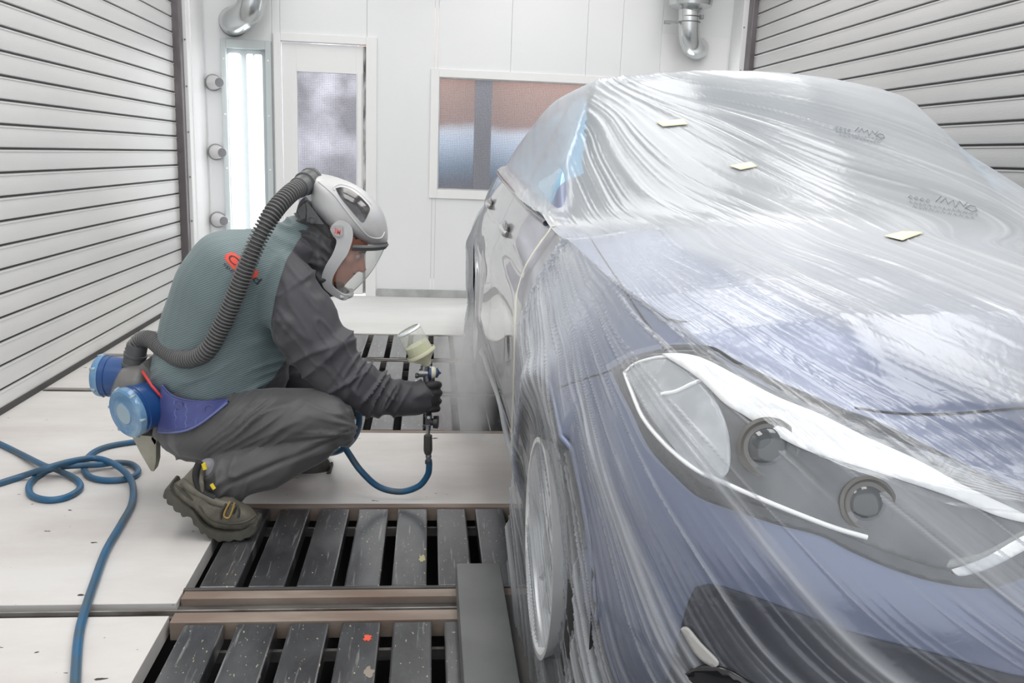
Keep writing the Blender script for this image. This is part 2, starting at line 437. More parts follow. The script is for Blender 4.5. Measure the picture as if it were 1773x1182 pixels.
# floor grates: every bar a part
M_bar = bumpy_floor('black_grate_bar', (0.030, 0.031, 0.035), (0.075, 0.078, 0.083), 0.115, (0.42, 0.39, 0.26), 0.30)
def tune_bar(m):
    nt = m.node_tree
    for n in nt.nodes:
        if n.type == 'MAPPING': n.inputs['Scale'].default_value = (4.5, 2.0, 1)
        if n.type == 'BUMP': n.inputs['Strength'].default_value = 0.5
    b = nt.nodes['Principled BSDF']; b.inputs['Specular IOR Level'].default_value = 0.9; b.inputs['Coat Weight'].default_value = 0.5; b.inputs['Coat Roughness'].default_value = 0.15
    g = nt.nodes.new('ShaderNodeNewGeometry'); mp = nt.nodes.new('ShaderNodeMapping'); mp.inputs['Scale'].default_value = (60, 4, 1); mp.inputs['Rotation'].default_value = (0, 0, 0.5)
    nt.links.new(g.outputs['Position'], mp.inputs[0])
    n = nt.nodes.new('ShaderNodeTexNoise'); n.inputs['Scale'].default_value = 1.4; n.inputs['Detail'].default_value = 6; nt.links.new(mp.outputs[0], n.inputs['Vector'])
    r = nt.nodes.new('ShaderNodeMapRange'); r.inputs[1].default_value = 0.60; r.inputs[2].default_value = 0.70; r.inputs[4].default_value = 0.5; nt.links.new(n.outputs['Fac'], r.inputs[0])
    old = b.inputs['Base Color'].links[0].from_socket
    mx = nt.nodes.new('ShaderNodeMix'); mx.data_type = 'RGBA'; mx.inputs[7].default_value = (0.33, 0.33, 0.32, 1)
    nt.links.new(r.outputs[0], mx.inputs[0]); nt.links.new(old, mx.inputs[6]); nt.links.new(mx.outputs[2], b.inputs['Base Color'])
tune_bar(M_bar)
GL = ['black steel floor grate in the bottom foreground, in front of the double rail',
      'black steel floor grate under the toe of the near boot, behind the double rail',
      'black steel floor grate just beyond the white strip, below the gloved hand',
      'narrow black steel floor grate between the two thin rails, behind the paint cup',
      'farthest black steel floor grate, next to the white floor before the back wall']
def grate(y0, y1, x0, x1, k0, label, jit=0.0, bars=(0, 99)):
    r = empty('floor_grate', ((x0+x1)/2, (y0+y1)/2, -0.045), label, 'floor grate', 'floor grates')
    k = 0; x = k0
    while x < x1:
        if x >= x0-0.01:
            mb = MB().box((x, y0+0.006, -0.014), (x+0.1, y1-0.006, -0.001), 0.005)
            mb.box((x+0.001, y0+0.008, -0.045), (x+0.008, y1-0.008, -0.012)).box((x+0.092, y0+0.008, -0.045), (x+0.099, y1-0.008, -0.012))
            mb.build('grate_bar', M_bar, r)
        x += 0.1325; k += 1
    mb = MB()
    for yy in (y0+0.06, y1-0.06): mb.box((x0, yy-0.006, -0.075), (x1, yy+0.006, -0.046))
    mb.build('cross_bar', M_channel, r)
    return r
grate(1.45, 2.088, -0.61, 0.94, -0.605, GL[0])
grate(2.272, 2.83, -0.63, 0.94, -0.619, GL[1])
grate(3.695, 4.255, -1.14, 0.94, -0.245-0.1325*7+0.002, GL[2])
grate(4.345, 5.0, -1.14, 0.94, -0.245-0.1325*7+0.012, GL[3])
grate(5.09, 5.755, -1.14, 0.94, -0.245-0.1325*7+0.022, GL[4])
# rails
def rail(parts, label):
    r = empty('floor_rail', (0, (parts[0][2]+parts[-1][3])/2, -0.05), label, 'floor rail')
    for nm, x0, y0, y1, z0, z1, m, x1 in [(p[0], p[1], p[2], p[3], p[4], p[5], p[6], p[7] if len(p) > 7 else RX) for p in parts]:
        MB().box((x0, y0, z0), (x1, y1, z1), 0.0015).build(nm, m, r)
rail([('rusty_strip', GX0+0.01, 2.090, 2.14, -0.05, 0.0, M_rust), ('channel', LX, 2.14, 2.175, -0.05, -0.016, M_channel),
      ('steel_edge', LX, 2.156, 2.161, -0.016, -0.003, M_edge), ('rusty_strip', GX0+0.005, 2.213, 2.255, -0.05, 0.0, M_rust), ('channel', LX, 2.176, 2.2125, -0.05, -0.02, M_channel),
      ('steel_lip', GX0, 2.2555, 2.268, -0.05, 0.004, M_channel)], 'double steel floor rail with rusty strips running across the foreground')
rail([('rusty_strip', GX0+0.04, 2.834, 2.866, -0.05, 0.0, M_rust)], 'thin rusty strip along the near edge of the white floor strip')
rail([('rusty_strip', GX0, 3.657, 3.692, -0.05, 0.0, M_rust)], 'thin rusty strip along the far edge of the white floor strip')
rail([('channel', LX, 4.27, 4.33, -0.05, -0.014, M_channel), ('steel_edge', LX, 4.292, 4.30, -0.014, -0.001, M_edge)], 'thin floor rail running left from behind the filter unit')
rail([('channel', LX, 5.015, 5.08, -0.05, -0.014, M_channel), ('steel_edge', LX, 5.02, 5.035, -0.014, -0.001, M_edge), ('steel_edge', -1.14, 5.06, 5.075, -0.014, -0.001, M_edge)], 'thin floor rail passing behind the paint cup')
rail([('channel', LX, 5.70, 5.742, -0.05, -0.012, M_channel, -1.16), ('steel_edge', -1.14, 5.76, 5.786, -0.05, -0.001, M_edge)], 'farthest thin floor rail at the edge of the white floor')
# paint splats on the grate bars
def splat(px, py, r, col, label, seed, el=1.0):
    rnd = random.Random(seed); c = onZ(px, py, 0.0); pts = []
    for k in range(18):
        a = 2*PI*k/18; rr = r*(0.6+0.6*rnd.random()); pts.append(c+Vector((rr*math.cos(a), rr*math.sin(a)*el, 0.0)))
    tag(MB().prism([p+Vector((0, 0, -0.0008)) for p in pts], (0, 0, 0.0012)).build('paint_splat', mat('splat_'+str(seed), col, 0.6)), label, 'paint splat')
splat(636, 1104, 0.011, (0.75, 0.10, 0.05), 'bright red paint splat on a black grate bar in the foreground', 1, 1.5)
splat(638, 1163, 0.012, (0.28, 0.24, 0.20), 'dull beige paint splat on a black grate bar, nearer than the red one', 2, 1.9)
splat(731, 966, 0.010, (0.42, 0.38, 0.22), 'pale yellow paint splat on a black grate bar behind the double rail', 3, 2.6)

# guard beam beside the front wheel
M_beam = mat('grey_guard_beam', (0.115, 0.12, 0.12), 0.42, noise=(5, (0.15, 0.155, 0.155), 0.35, 0.65), bump=(220, 0.15, 0.001))
M_plate = mat('dark_floor_plate', (0.085, 0.083, 0.08), 0.5, noise=(6, (0.11, 0.105, 0.10), 0.35, 0.65))
bz = 0.07
A, B = onZ(787.5, 973, bz), onZ(862.5, 973, bz)
xl = (A.x+onZ(804, 1182, bz).x)/2; xr = (B.x+onZ(907, 1182, bz).x)/2
tag(MB().box((xl, -0.4, 0.0), (xr, A.y, bz), 0.012).build('guard_beam', M_beam, None, angle=30), 'grey steel beam with rounded edges lying on the grate beside the car wheel', 'beam')
tag(MB().box((xr+0.003, -0.4, 0.0), (0.93, 2.205, 0.006), 0.001).build('floor_plate', M_plate), 'dark steel plate on the floor under the front wheel, right of the grey beam', 'plate')

# ---- door
tag_door = empty('door_1', (-0.86, WALL_Y, 0)); tag_door['kind'] = 'structure'
fr = MB()
for a, b in (((-1.25, 0.0), (-1.195, 2.09)), ((-0.525, 0.0), (-0.44, 2.09)), ((-1.195, 2.03), (-0.525, 2.09))):
    fr.box((a[0], WALL_Y-0.03, a[1]), (b[0], WALL_Y, b[1]), 0.003)
fr.build('door_frame', M_trimw, tag_door)
GXa, GXb, GZa, GZb = -1.075, -0.605, 0.45, 1.805
lf = MB()
for a, b in (((-1.19, 0.01), (GXa, 2.02)), ((GXb, 0.01), (-0.55, 2.02)), ((GXa, GZb), (GXb, 2.02)), ((GXa, 0.01), (GXb, GZa))):
    lf.box((a[0], WALL_Y+0.005, a[1]), (b[0], WALL_Y+0.045, b[1]), 0.001)
lf.build('door_leaf', M_trimw, tag_door)
MB().box((GXb+0.012, WALL_Y-0.012, 0.5), (GXb+0.045, WALL_Y+0.004, 1.81), 0.002).build('edge_strip', M_trimw, tag_door)
M_smudge = mat('door_gap_smudge', (0.10, 0.10, 0.10), 0.8, noise=(3.5, (0.75, 0.75, 0.75), 0.42, 0.6, (4, 1, 1)))
MB().box((-0.549, WALL_Y+0.006, 0.02), (-0.526, WALL_Y+0.03, 2.02)).build('door_gap', M_smudge, tag_door)
def wired(name):
    m = glass(name, (0.86, 0.87, 0.89), 0.82, 0.25, (0.55, 0.56, 0.57)); nt = m.node_tree; N = nt.nodes; L = nt.links
    g = N.new('ShaderNodeNewGeometry'); sp = N.new('ShaderNodeSeparateXYZ'); L.new(g.outputs['Position'], sp.inputs[0])
    fs = []
    for ax in ('X', 'Z'):
        a = N.new('ShaderNodeMath'); a.operation = 'MULTIPLY'; a.inputs[1].default_value = 1/0.0125; L.new(sp.outputs[ax], a.inputs[0])
        f = N.new('ShaderNodeMath'); f.operation = 'FRACT'; L.new(a.outputs[0], f.inputs[0])
        c = N.new('ShaderNodeMath'); c.operation = 'LESS_THAN'; c.inputs[1].default_value = 0.22; L.new(f.outputs[0], c.inputs[0]); fs.append(c)
    mx = N.new('ShaderNodeMath'); mx.operation = 'MAXIMUM'; L.new(fs[0].outputs[0], mx.inputs[0]); L.new(fs[1].outputs[0], mx.inputs[1])
    ms = [n for n in N if n.type == 'MIX_SHADER'][0]
    d = N.new('ShaderNodeBsdfDiffuse'); d.inputs[0].default_value = (0.10, 0.10, 0.11, 1)
    m2 = N.new('ShaderNodeMixShader'); k = N.new('ShaderNodeMath'); k.operation = 'MULTIPLY'; k.inputs[1].default_value = 0.3
    L.new(mx.outputs[0], k.inputs[0]); L.new(k.outputs[0], m2.inputs[0]); L.new(ms.outputs[0], m2.inputs[1]); L.new(d.outputs[0], m2.inputs[2])
    L.new(m2.outputs[0], N['Material Output'].inputs[0]); return m
M_wired = wired('wired_glass')
MB().box((GXa, WALL_Y+0.02, GZa), (GXb, WALL_Y+0.026, GZb)).build('door_glass', M_wired, tag_door)
# ---- window
w = empty('window_1', (0.8, WALL_Y, WZ0)); w['kind'] = 'structure'
fr = MB()
for a, b in (((-0.005, 0.84), (0.062, 1.875)), ((1.538, 0.84), (1.60, 1.875)), ((0.062, 1.812), (1.538, 1.875)), ((0.062, 0.84), (1.538, 0.912))):
    fr.box((a[0], WALL_Y-0.018, a[1]), (b[0], WALL_Y-0.001, b[1]), 0.002)
fr.build('window_frame', M_trimw, w)
fr = MB()
for a, b in (((0.063, 0.913), (0.072, 1.811)), ((0.073, 1.802), (1.537, 1.811)), ((0.073, 0.913), (1.537, 0.921))):
    fr.box((a[0], WALL_Y-0.008, a[1]), (b[0], WALL_Y+0.03, b[1]))
fr.build('glazing_bead', M_skirt, w)
MB().box((0.063, WALL_Y+0.03, 0.913), (1.537, WALL_Y+0.036, 1.811)).build('window_glass', M_wired, w)
# the hall outside: colour bands on a flat sheet stand for the blurred view
def bands(name, stops, wob=0.10):
    m = mat(name, (0.5, 0.5, 0.5), 0.8); nt = m.node_tree; N = nt.nodes; L = nt.links
    g = N.new('ShaderNodeNewGeometry'); sp = N.new('ShaderNodeSeparateXYZ'); L.new(g.outputs['Position'], sp.inputs[0])
    n = N.new('ShaderNodeTexNoise'); n.inputs['Scale'].default_value = 2.2; L.new(g.outputs['Position'], n.inputs['Vector'])
    ad = N.new('ShaderNodeMath'); ad.operation = 'MULTIPLY_ADD'; ad.inputs[1].default_value = wob; L.new(n.outputs['Fac'], ad.inputs[0]); L.new(sp.outputs['Z'], ad.inputs[2])
    mr = N.new('ShaderNodeMapRange'); mr.inputs[1].default_value = 0; mr.inputs[2].default_value = 2.6; L.new(ad.outputs[0], mr.inputs[0])
    cr = N.new('ShaderNodeValToRGB'); e = cr.color_ramp.elements
    e[0].position = stops[0][0]/2.6; e[0].color = (*stops[0][1], 1); e[1].position = stops[-1][0]/2.6; e[1].color = (*stops[-1][1], 1)
    for z, c in stops[1:-1]:
        q = e.new(z/2.6); q.color = (*c, 1)
    L.new(mr.outputs[0], cr.inputs[0]); L.new(cr.outputs[0], N['Principled BSDF'].inputs['Base Color']); return m
M_out = bands('hall_view_bands', [(0.55, (0.13, 0.10, 0.10)), (0.85, (0.16, 0.12, 0.13)), (0.98, (0.10, 0.12, 0.17)), (1.12, (0.16, 0.24, 0.33)), (1.36, (0.50, 0.60, 0.72)), (1.47, (0.60, 0.66, 0.74)), (1.56, (0.30, 0.19, 0.16)), (2.3, (0.32, 0.19, 0.145))])
struct(MB().box((0.0-0.7, WALL_Y+1.5, -0.05), (2.8, WALL_Y+1.55, 3.2)), 'hall_view_sheet', M_out)
M_out2 = mat('hall_wall_grey', (0.24, 0.23, 0.25), 0.8, noise=(2.0, (0.85, 0.84, 0.9), 0.42, 0.68))
struct(MB().box((-2.6, WALL_Y+1.5, -0.05), (-0.72, WALL_Y+1.55, 3.2)), 'wall_outside_grey', M_out2)
M_outp = mat('hall_pillar', (0.13, 0.13, 0.15), 0.6)
struct(MB().box((0.42, WALL_Y+1.2, -0.05), (0.58, WALL_Y+1.36, 3.2), 0.02), 'column_outside', M_outp)
area('hall_fill_light', (0.6, WALL_Y+0.9, 3.0), (math.radians(20), 0, 0), 3.5, 0.8, 115)  # unseen lamp added to brighten what shows behind the window

# ---- wall lamp left
def walllamp(x0, x1, z0, z1, label, tubes, grp='wall lamps with upright tubes'):
    r = empty('wall_lamp', ((x0+x1)/2, WALL_Y, z0), label, 'lamp', None)
    fr = MB(); t = 0.042
    for a, b in (((x0, z0), (x0+t, z1)), ((x1-t, z0), (x1, z1)), ((x0+t, z1-t*1.6), (x1-t, z1)), ((x0+t, z0), (x1-t, z0+t))):
        fr.box((a[0], WALL_Y-0.050, a[1]), (b[0], WALL_Y-0.007, b[1]), 0.003)
    fr.build('lamp_frame', M_frame, r)
    MB().box((x0+t, WALL_Y-0.016, z0+t), (x1-t, WALL_Y-0.008, z1-t*1.6)).build('reflector', mat('lamp_reflector', (0.34, 0.37, 0.38), 0.5), r)
    for (a, b, s) in tubes:
        MB().lathe(((a+b)/2, WALL_Y-0.045, z0+t+0.02), (0, 0, 1), [(0, (b-a)/2*0.8), (0.01, (b-a)/2), (z1-z0-t*2.6-0.07, (b-a)/2), (z1-z0-t*2.6-0.06, (b-a)/2*0.8)], 20).build('lamp_tube', emis('tube_light', (0.97, 0.985, 1.0), s), r, angle=40)
    for k in range(4):
        for xx in (x0+t/2, x1-t/2):
            MB().lathe((xx, WALL_Y-0.050, z0+0.2+(z1-z0-0.35)*k/3), (0, -1, 0), [(0, 0.008), (0.004, 0.006)], 10).build('screw', M_trimw, r)
walllamp(-1.655, -1.268, 0.40, 2.02, 'pale framed wall lamp with two bright white upright tubes, left of the door', [(-1.60, -1.50, 1.7), (-1.455, -1.405, 1.6), (-1.395, -1.335, 0.75)])
walllamp(1.93, 2.33, 0.40, 1.865, 'pale framed wall lamp mostly hidden behind the car roof, under the right duct', [(1.99, 2.09, 6), (2.14, 2.24, 5)])
# raised wall sheets behind the ducts
tag(MB().box((LX+0.09, WALL_Y-0.006, 0.2), (-1.272, WALL_Y, 2.35), 0.002).build('wall_sheet', M_white), 'white sheet on the wall left of the door, carrying nozzles and lamp', 'panel', None, 'structure')
tag(MB().box((1.885, WALL_Y-0.012, 0.2), (2.45, WALL_Y, 2.23), 0.003).build('wall_sheet', M_trimw), 'white sheet on the wall behind the right duct', 'panel', None, 'structure')
# ---- nozzles
NL = ['round grey air nozzle on the white wall, topmost of the three', 'round grey air nozzle on the white wall, middle of the three', 'round grey air nozzle on the white wall, lowest of the three, above the crouching back']
M_noz = mat('nozzle_grey', (0.34, 0.34, 0.35), 0.5); M_nozl = mat('nozzle_pale', (0.66, 0.65, 0.66), 0.4); M_nozd = mat('nozzle_hole', (0.20, 0.20, 0.21), 0.6)
for (px, py), lb in zip(((369, 143), (374, 263), (377, 380)), NL):
    p = onY(px, py, WALL_Y-0.006)
    r = empty('air_nozzle', p, lb, 'nozzle', 'air nozzles on the wall')
    MB().lathe(p, (0, -1, 0), [(0, 0.066), (0.008, 0.066), (0.012, 0.060)], 28).build('flange', M_noz, r, angle=40)
    ax = Vector((0.62, -0.78, -0.03)).normalized()
    MB().lathe(p+Vector((0, -0.005, 0)), ax, [(0.0, 0.056), (0.03, 0.053), (0.10, 0.039), (0.112, 0.039)], 28).build('cone', M_nozl, r, angle=40)
    MB().lathe(p+Vector((0, -0.005, 0))+ax*0.112, ax, [(0.0, 0.036), (0.003, 0.035)], 24).build('outlet', M_nozd, r, angle=40)
# ---- ducts
r = empty('air_duct', onY(420, 30, WALL_Y-0.15), 'shiny galvanised duct elbow entering the wall above the left wall lamp', 'duct')
pts = catmull([onY(442, -160, 7.08), onY(440, -60, 7.08), onY(436, 0, 7.09), onY(428, 22, 7.12), onY(411, 34, 7.21), onY(404, 37, 7.30), onY(404, 37.5, 7.325)], 30)
MB().tube(pts, 0.104, 28).build('elbow', M_galv, r, angle=40)
MB().lathe(Vector(pts[-1])-Vector((0, 0.01, 0)), (0, 1, 0), [(0, 0.107), (0.01, 0.112), (0.03, 0.112)], 30).build('end_ring', M_galvd, r, angle=40)
r = empty('air_duct', onY(1200, 60, WALL_Y-0.2), 'shiny galvanised duct with wide collar hanging above the car roof', 'duct')
pts = catmull([onY(1193, 12, 7.10), onY(1193, 38, 7.10), onY(1193, 58, 7.11), onY(1197, 76, 7.16), onY(1205, 84, 7.25), onY(1209, 84, 7.31), onY(1209, 84, 7.335)], 26)
MB().tube(pts, 0.084, 28).build('elbow', M_galv, r, angle=40)
c = onY(1195, 18, 7.10)
MB().lathe(c, (0, 0, 1), [(-0.012, 0.085), (0.0, 0.090), (0.012, 0.12), (0.03, 0.165), (0.07, 0.172), (0.10, 0.172), (0.6, 0.172)], 36).build('collar', M_galv, r, angle=30)
for dz in (-0.05, -0.09): MB().lathe(c+Vector((0, 0, dz)), (0, 0, 1), [(-0.004, 0.0865), (0.0, 0.089), (0.004, 0.0865)], 30).build('clamp_ring', M_galvd, r, angle=30)
MB().box(c+Vector((0.08, -0.02, -0.06)), c+Vector((0.11, 0.02, -0.03))).build('clamp_screw', M_galvd, r)
MB().box(c+Vector((-0.19, -0.01, -0.10)), c+Vector((-0.08, 0.01, -0.085))).box(c+Vector((-0.2, -0.02, -0.11)), c+Vector((-0.15, 0.02, -0.085))).build('clamp_bolt', M_galvd, r)
# bolts on trims
mb = MB()
for X, Y in ((LX+0.066, 6.861), (RX-0.07, 7.101)):
    for k in range(9): mb.lathe((X, Y, 0.3+0.33*k), (0, -1, 0), [(0, 0.007), (0.004, 0.005)], 8)
tag(mb.build('trim_5', M_galvd), kind='structure')
# ceiling light panels
for i, (x, y) in enumerate([(-1.1, 1.2), (-1.1, 3.6), (-1.1, 6.0), (0.75, 1.2), (0.75, 3.6), (0.75, 6.0), (2.0, 2.4), (2.0, 5.2)]):
    o = MB().box((x-0.42, y-1.02, CEIL-0.03), (x+0.42, y+1.02, CEIL-0.001)).build('ceiling_light', emis('ceiling_panel', (1, 0.99, 0.97), 0.5))
    tag(o, 'white light panel in the booth ceiling, above the frame', 'ceiling light', 'booth ceiling lights')

# ================================================================ THE CAR
XC = 1.17                      # centre line; d is the distance from it towards the photographed side
AX_F, AX_R, WZ, ARCH = 1.78, 4.60, 0.355, 0.385
NOSE = [(0, 0.985), (0.30, 1.01), (0.50, 1.06), (0.675, 1.14), (0.80, 1.26), (0.860, 1.40), (0.890, 1.56), (0.907, 1.75), (0.912, 2.0), (0.918, 2.4), (0.922, 3.0), (0.925, 3.6), (0.922, 4.2), (0.91, 4.7), (0.88, 5.1), (0.83, 5.4), (0.72, 5.6), (0.5, 5.72), (0, 5.75)]
_c = catmull(NOSE, 900); _s = np.r_[0, np.cumsum(np.linalg.norm(np.diff(_c, axis=0), axis=1))]
SL = _s[-1]
def plan(s):
    """point and outward normal (d, Y) of the body's plan outline, s metres from the middle of the nose"""
    s = np.asarray(s, float)
    P = np.stack([np.interp(s, _s, _c[:, 0]), np.interp(s, _s, _c[:, 1])], -1)
    a = np.stack([np.interp(s+0.03, _s, _c[:, 0]), np.interp(s+0.03, _s, _c[:, 1])], -1)
    b = np.stack([np.interp(s-0.03, _s, _c[:, 0]), np.interp(s-0.03, _s, _c[:, 1])], -1)
    T = a-b
    T[..., 0] = np.where(s < 0.03, 1, T[..., 0]); T[..., 1] = np.where(s < 0.03, 0.0, T[..., 1])
    T[..., 0] = np.where(s > SL-0.03, -1, T[..., 0]); T[..., 1] = np.where(s > SL-0.03, 0.0, T[..., 1])
    T /= np.linalg.norm(T, axis=-1, keepdims=True)
    return P, np.stack([T[..., 1], -T[..., 0]], -1)
def s_of_Y(Y): return float(np.interp(Y, _c[:, 1], _s))
# height of the belt's upper edge, and how far it is drawn in
def ztop(s):
    Y = plan(s)[0][..., 1]
    front = np.interp(s, [0, 0.3, 0.5, 0.7, 0.85, 1.0, 1.2], [0.715, 0.755, 0.80, 0.855, 0.895, 0.92, 0.935])
    side = np.interp(Y, [1.3, 1.6, 2.0, 2.5, 3.0, 3.8, 4.6, 5.3, 5.75], [0.915, 0.945, 0.965, 0.995, 1.02, 1.07, 1.11, 1.12, 1.08])
    return np.where(s < 1.0, front, np.maximum(side, 0.92))
def inset(s, v):
    """v 0 at the sill, 1 at the upper edge"""
    Y = plan(s)[0][..., 1]
    top = np.interp(s, [0, 0.7, 1.0, 1.4], [0.10, 0.10, 0.13, 0.125])
    top = np.where(Y > 2.3, np.interp(Y, [2.3, 3.0, 4.6, 5.7], [0.115, 0.095, 0.10, 0.16]), top)
    zz = 0.20+v*(ztop(s)-0.20)
    crown = top*np.clip((v-0.62)/0.38, 0, 1)**1.7
    low = 0.075*np.clip((0.30-v)/0.30, 0, 1)**1.6
    crease = 0.010*np.exp(-((v-0.80)/0.035)**2)*sstep(2.2, 3.0, Y) - 0.012*np.exp(-((v-0.5)/0.18)**2)*-1*sstep(2.4, 2.9, Y)*(1-sstep(4.1, 4.4, Y))
    r = np.hypot(Y-AX_F, zz-WZ); flare = 0.022*np.exp(-((r-ARCH)/0.05)**2)*(zz > 0.2)
    r2 = np.hypot(Y-AX_R, zz-WZ); flare = flare+0.022*np.exp(-((r2-ARCH)/0.05)**2)
    flare = flare*(s > 1.2)
    nosein = 0.05*np.clip((0.35-v)/0.35, 0, 1)*(s < 1.0)
    return crown+low+crease-flare*0.8+nosein
def belt(s, v, off=0.0):
    P, N = plan(s); i = inset(s, v)-off
    q = P-N*i[..., None]
    z = 0.20+v*(ztop(s)-0.20)
    return np.stack([XC-q[..., 0], q[..., 1], z], -1)
def beltmesh(name, s0, s1, v0, v1, ns, nv, arches=True, hole=None, back=False):
    s = np.linspace(s0, s1, ns)[:, None]+np.zeros((1, nv)); v = np.linspace(v0, v1, nv)[None, :]+np.zeros((ns, 1))
    V = belt(s, v)
    mask = np.ones((ns-1, nv-1), bool)
    if arches:
        for ax in (AX_F, AX_R):
            r = np.hypot(V[..., 1]-ax, V[..., 2]-WZ); inn = (r < ARCH) & (s > 1.1)
            mask &= ~(inn[:-1, :-1] & inn[1:, :-1] & inn[:-1, 1:] & inn[1:, 1:])
            k = np.where(inn & (r > ARCH-0.05), ARCH/np.maximum(r, 1e-6), 1.0)
            V[..., 1] = ax+(V[..., 1]-ax)*k; V[..., 2] = WZ+(V[..., 2]-WZ)*k
    return gridmesh(name, V, None, mask)
def mirrored(me, name):
    m2 = me.copy(); m2.name = name; co = coords(m2); co[:, 0] = 2*XC-co[:, 0]; setco(m2, co); m2.flip_normals(); return m2
def dedge(Y):
    """half width of the belt's upper edge at Y (the hood's and glasshouse's base)"""
    s = np.interp(Y, _c[:, 1], _s); P, N = plan(s); i = inset(s, np.ones_like(s))
    return P[..., 0]-N[..., 0]*i
# upper body as a height over (d, Y)
def smin(a, b, k):
    h = np.clip(0.5+0.5*(b-a)/k, 0, 1); return b*(1-h)+a*h-k*h*(1-h)
def smax(a, b, k): return -smin(-a, -b, k)
def hood(d, Y):
    d = np.abs(d); e = np.interp(Y, [1.0, 1.4, 2.0, 5.8], [0.3, 0.71, 0.79, 0.82])
    ed = np.interp(Y, [1.05, 1.2, 1.4, 1.6, 2.0, 2.5, 3.0, 3.8, 4.6, 5.3, 5.75], [0.73, 0.84, 0.915, 0.945, 0.965, 0.995, 1.02, 1.07, 1.11, 1.12, 1.08])
    t = np.clip(d/e, 0, 1.1)
    crown = 0.055*(1-t**2)*sstep(1.0, 1.5, Y)*(1-sstep(4.5, 5.7, Y))
    ridge_d = np.interp(Y, [1.1, 2.4], [0.42, 0.62])
    crown = crown+0.010*np.exp(-((d-ridge_d)/0.05)**2)*sstep(1.1, 1.4, Y)*(1-sstep(2.3, 2.5, Y))
    return ed-0.0*t+crown
def glasshouse(d, Y):
    d = np.abs(d)
    yb = 2.28+0.30*(d/0.8)**2; yh = 3.08+0.12*(d/0.6)**2
    tt = (Y-yb)/(yh-yb)
    roof = 1.525-0.055*(d/0.62)**2-0.03*np.clip(Y-3.7, 0, 9)**2
    ws = 0.985+(roof-0.985)*(tt+0.10*np.clip(tt, 0, 1)*(1-np.clip(tt, 0, 1)))
    rear = 1.52-(Y-4.35)*0.42
    wside = 0.815-0.02*sstep(2.5, 4.5, Y)
    side = 1.03+(wside-d)*2.1
    return smin(smin(smin(roof, ws, 0.04), rear, 0.10), side, 0.05)
def topz(d, Y): return smax(hood(d, Y), glasshouse(d, Y), 0.012)

M_paint = mat('blue_grey_metallic', (0.185, 0.215, 0.325), 0.42, metal=0.3, coat=0.4, coat_rough=0.2)
M_door = mat('grey_wet_clearcoat', (0.36, 0.36, 0.375), 0.30, metal=0.35, coat=1.0, coat_rough=0.02)
M_black = mat('black_plastic', (0.022, 0.025, 0.04), 0.4)
M_gblack = mat('gloss_black', (0.012, 0.012, 0.014), 0.12, coat=0.5)
M_glassd = mat('dark_car_glass', (0.06, 0.09, 0.11), 0.08, spec=0.8, coat=0.5)
M_glassb = mat('side_window_glass', (0.22, 0.46, 0.66), 0.15, coat=0.6)
M_tyre = mat('tyre_rubber', (0.022, 0.022, 0.023), 0.75, bump=(60, 0.3, 0.002))
M_rim = mat('silver_rim', (0.86, 0.87, 0.88), 0.32, metal=0.45)
M_chrome = mat('chrome', (0.75, 0.76, 0.78), 0.12, metal=0.95)
M_shut = mat('shutline_dark', (0.01, 0.01, 0.012), 0.8)

car = empty('car', (XC, 3.4, 0.0), 'blue-grey sedan wrapped in clear masking film, its bare door side facing the painter', 'car')
SA, SB, SCd, SD = s_of_Y(2.36), s_of_Y(3.50), s_of_Y(4.42), SL
g = 0.0022
# front end and fender, doors, rear quarter; the far side is the mirror image
front = beltmesh('front_fender', 0.0, SA-g, 0.0, 1.0, 260, 70)
fo = link('front_fender', front, M_paint, car, True)
BODY_FRONT = front
fo2 = link('front_fender', mirrored(beltmesh('m', 0.0, SA-g, 0.0, 1.0, 130, 36), 'm'), M_paint, car, True)
def door(name, a, b):
    o = link(name, beltmesh(name, a+g, b-g, 0.055, 1.0, 90, 70, arches=False), M_door, car, True)
    o2 = link(name, mirrored(beltmesh('m', a+g, b-g, 0.055, 1.0, 30, 30, arches=False), 'm'), M_paint, car, True)
    o['label'] = 'bare grey '+name.replace('_', ' ')+' being sprayed'
    return o
fd = door('front_door', SA, SB); rd = door('rear_door', SB, SCd)
link('side_sill', beltmesh('sill', SA+g, SCd-g, 0.0, 0.05, 60, 6, arches=False), M_black, car, True)
link('side_sill', mirrored(beltmesh('sill', SA+g, SCd-g, 0.0, 0.05, 60, 6, arches=False), 'm'), M_black, car, True)
link('rear_quarter', beltmesh('rear_quarter', SCd+g, SL, 0.0, 1.0, 200, 70), M_door, car, True)
link('rear_quarter', mirrored(beltmesh('m', SCd+g, SL, 0.0, 1.0, 90, 30), 'm'), M_paint, car, True)
# unseen black shell and boxes added to keep shut lines and arches dark
sI = np.linspace(s_of_Y(2.22), s_of_Y(4.05), 60)[:, None]+np.zeros((1, 12)); vI = np.linspace(0, 0.97, 12)[None]+np.zeros((60, 1))
link('inner_shell', gridmesh('inner', belt(sI, vI, -0.03)), M_shut, car)
MB().box((XC-0.60, 1.15, 0.22), (XC+0.60, 2.25, 0.70)).build('front_dark_box', M_shut, car)
MB().box((XC-0.78, 2.28, 0.20), (XC+0.78, 4.1, 0.93)).build('cabin_dark_box', M_shut, car)
MB().box((XC-0.60, 4.2, 0.22), (XC+0.60, 5.5, 0.9)).build('rear_dark_box', M_shut, car)
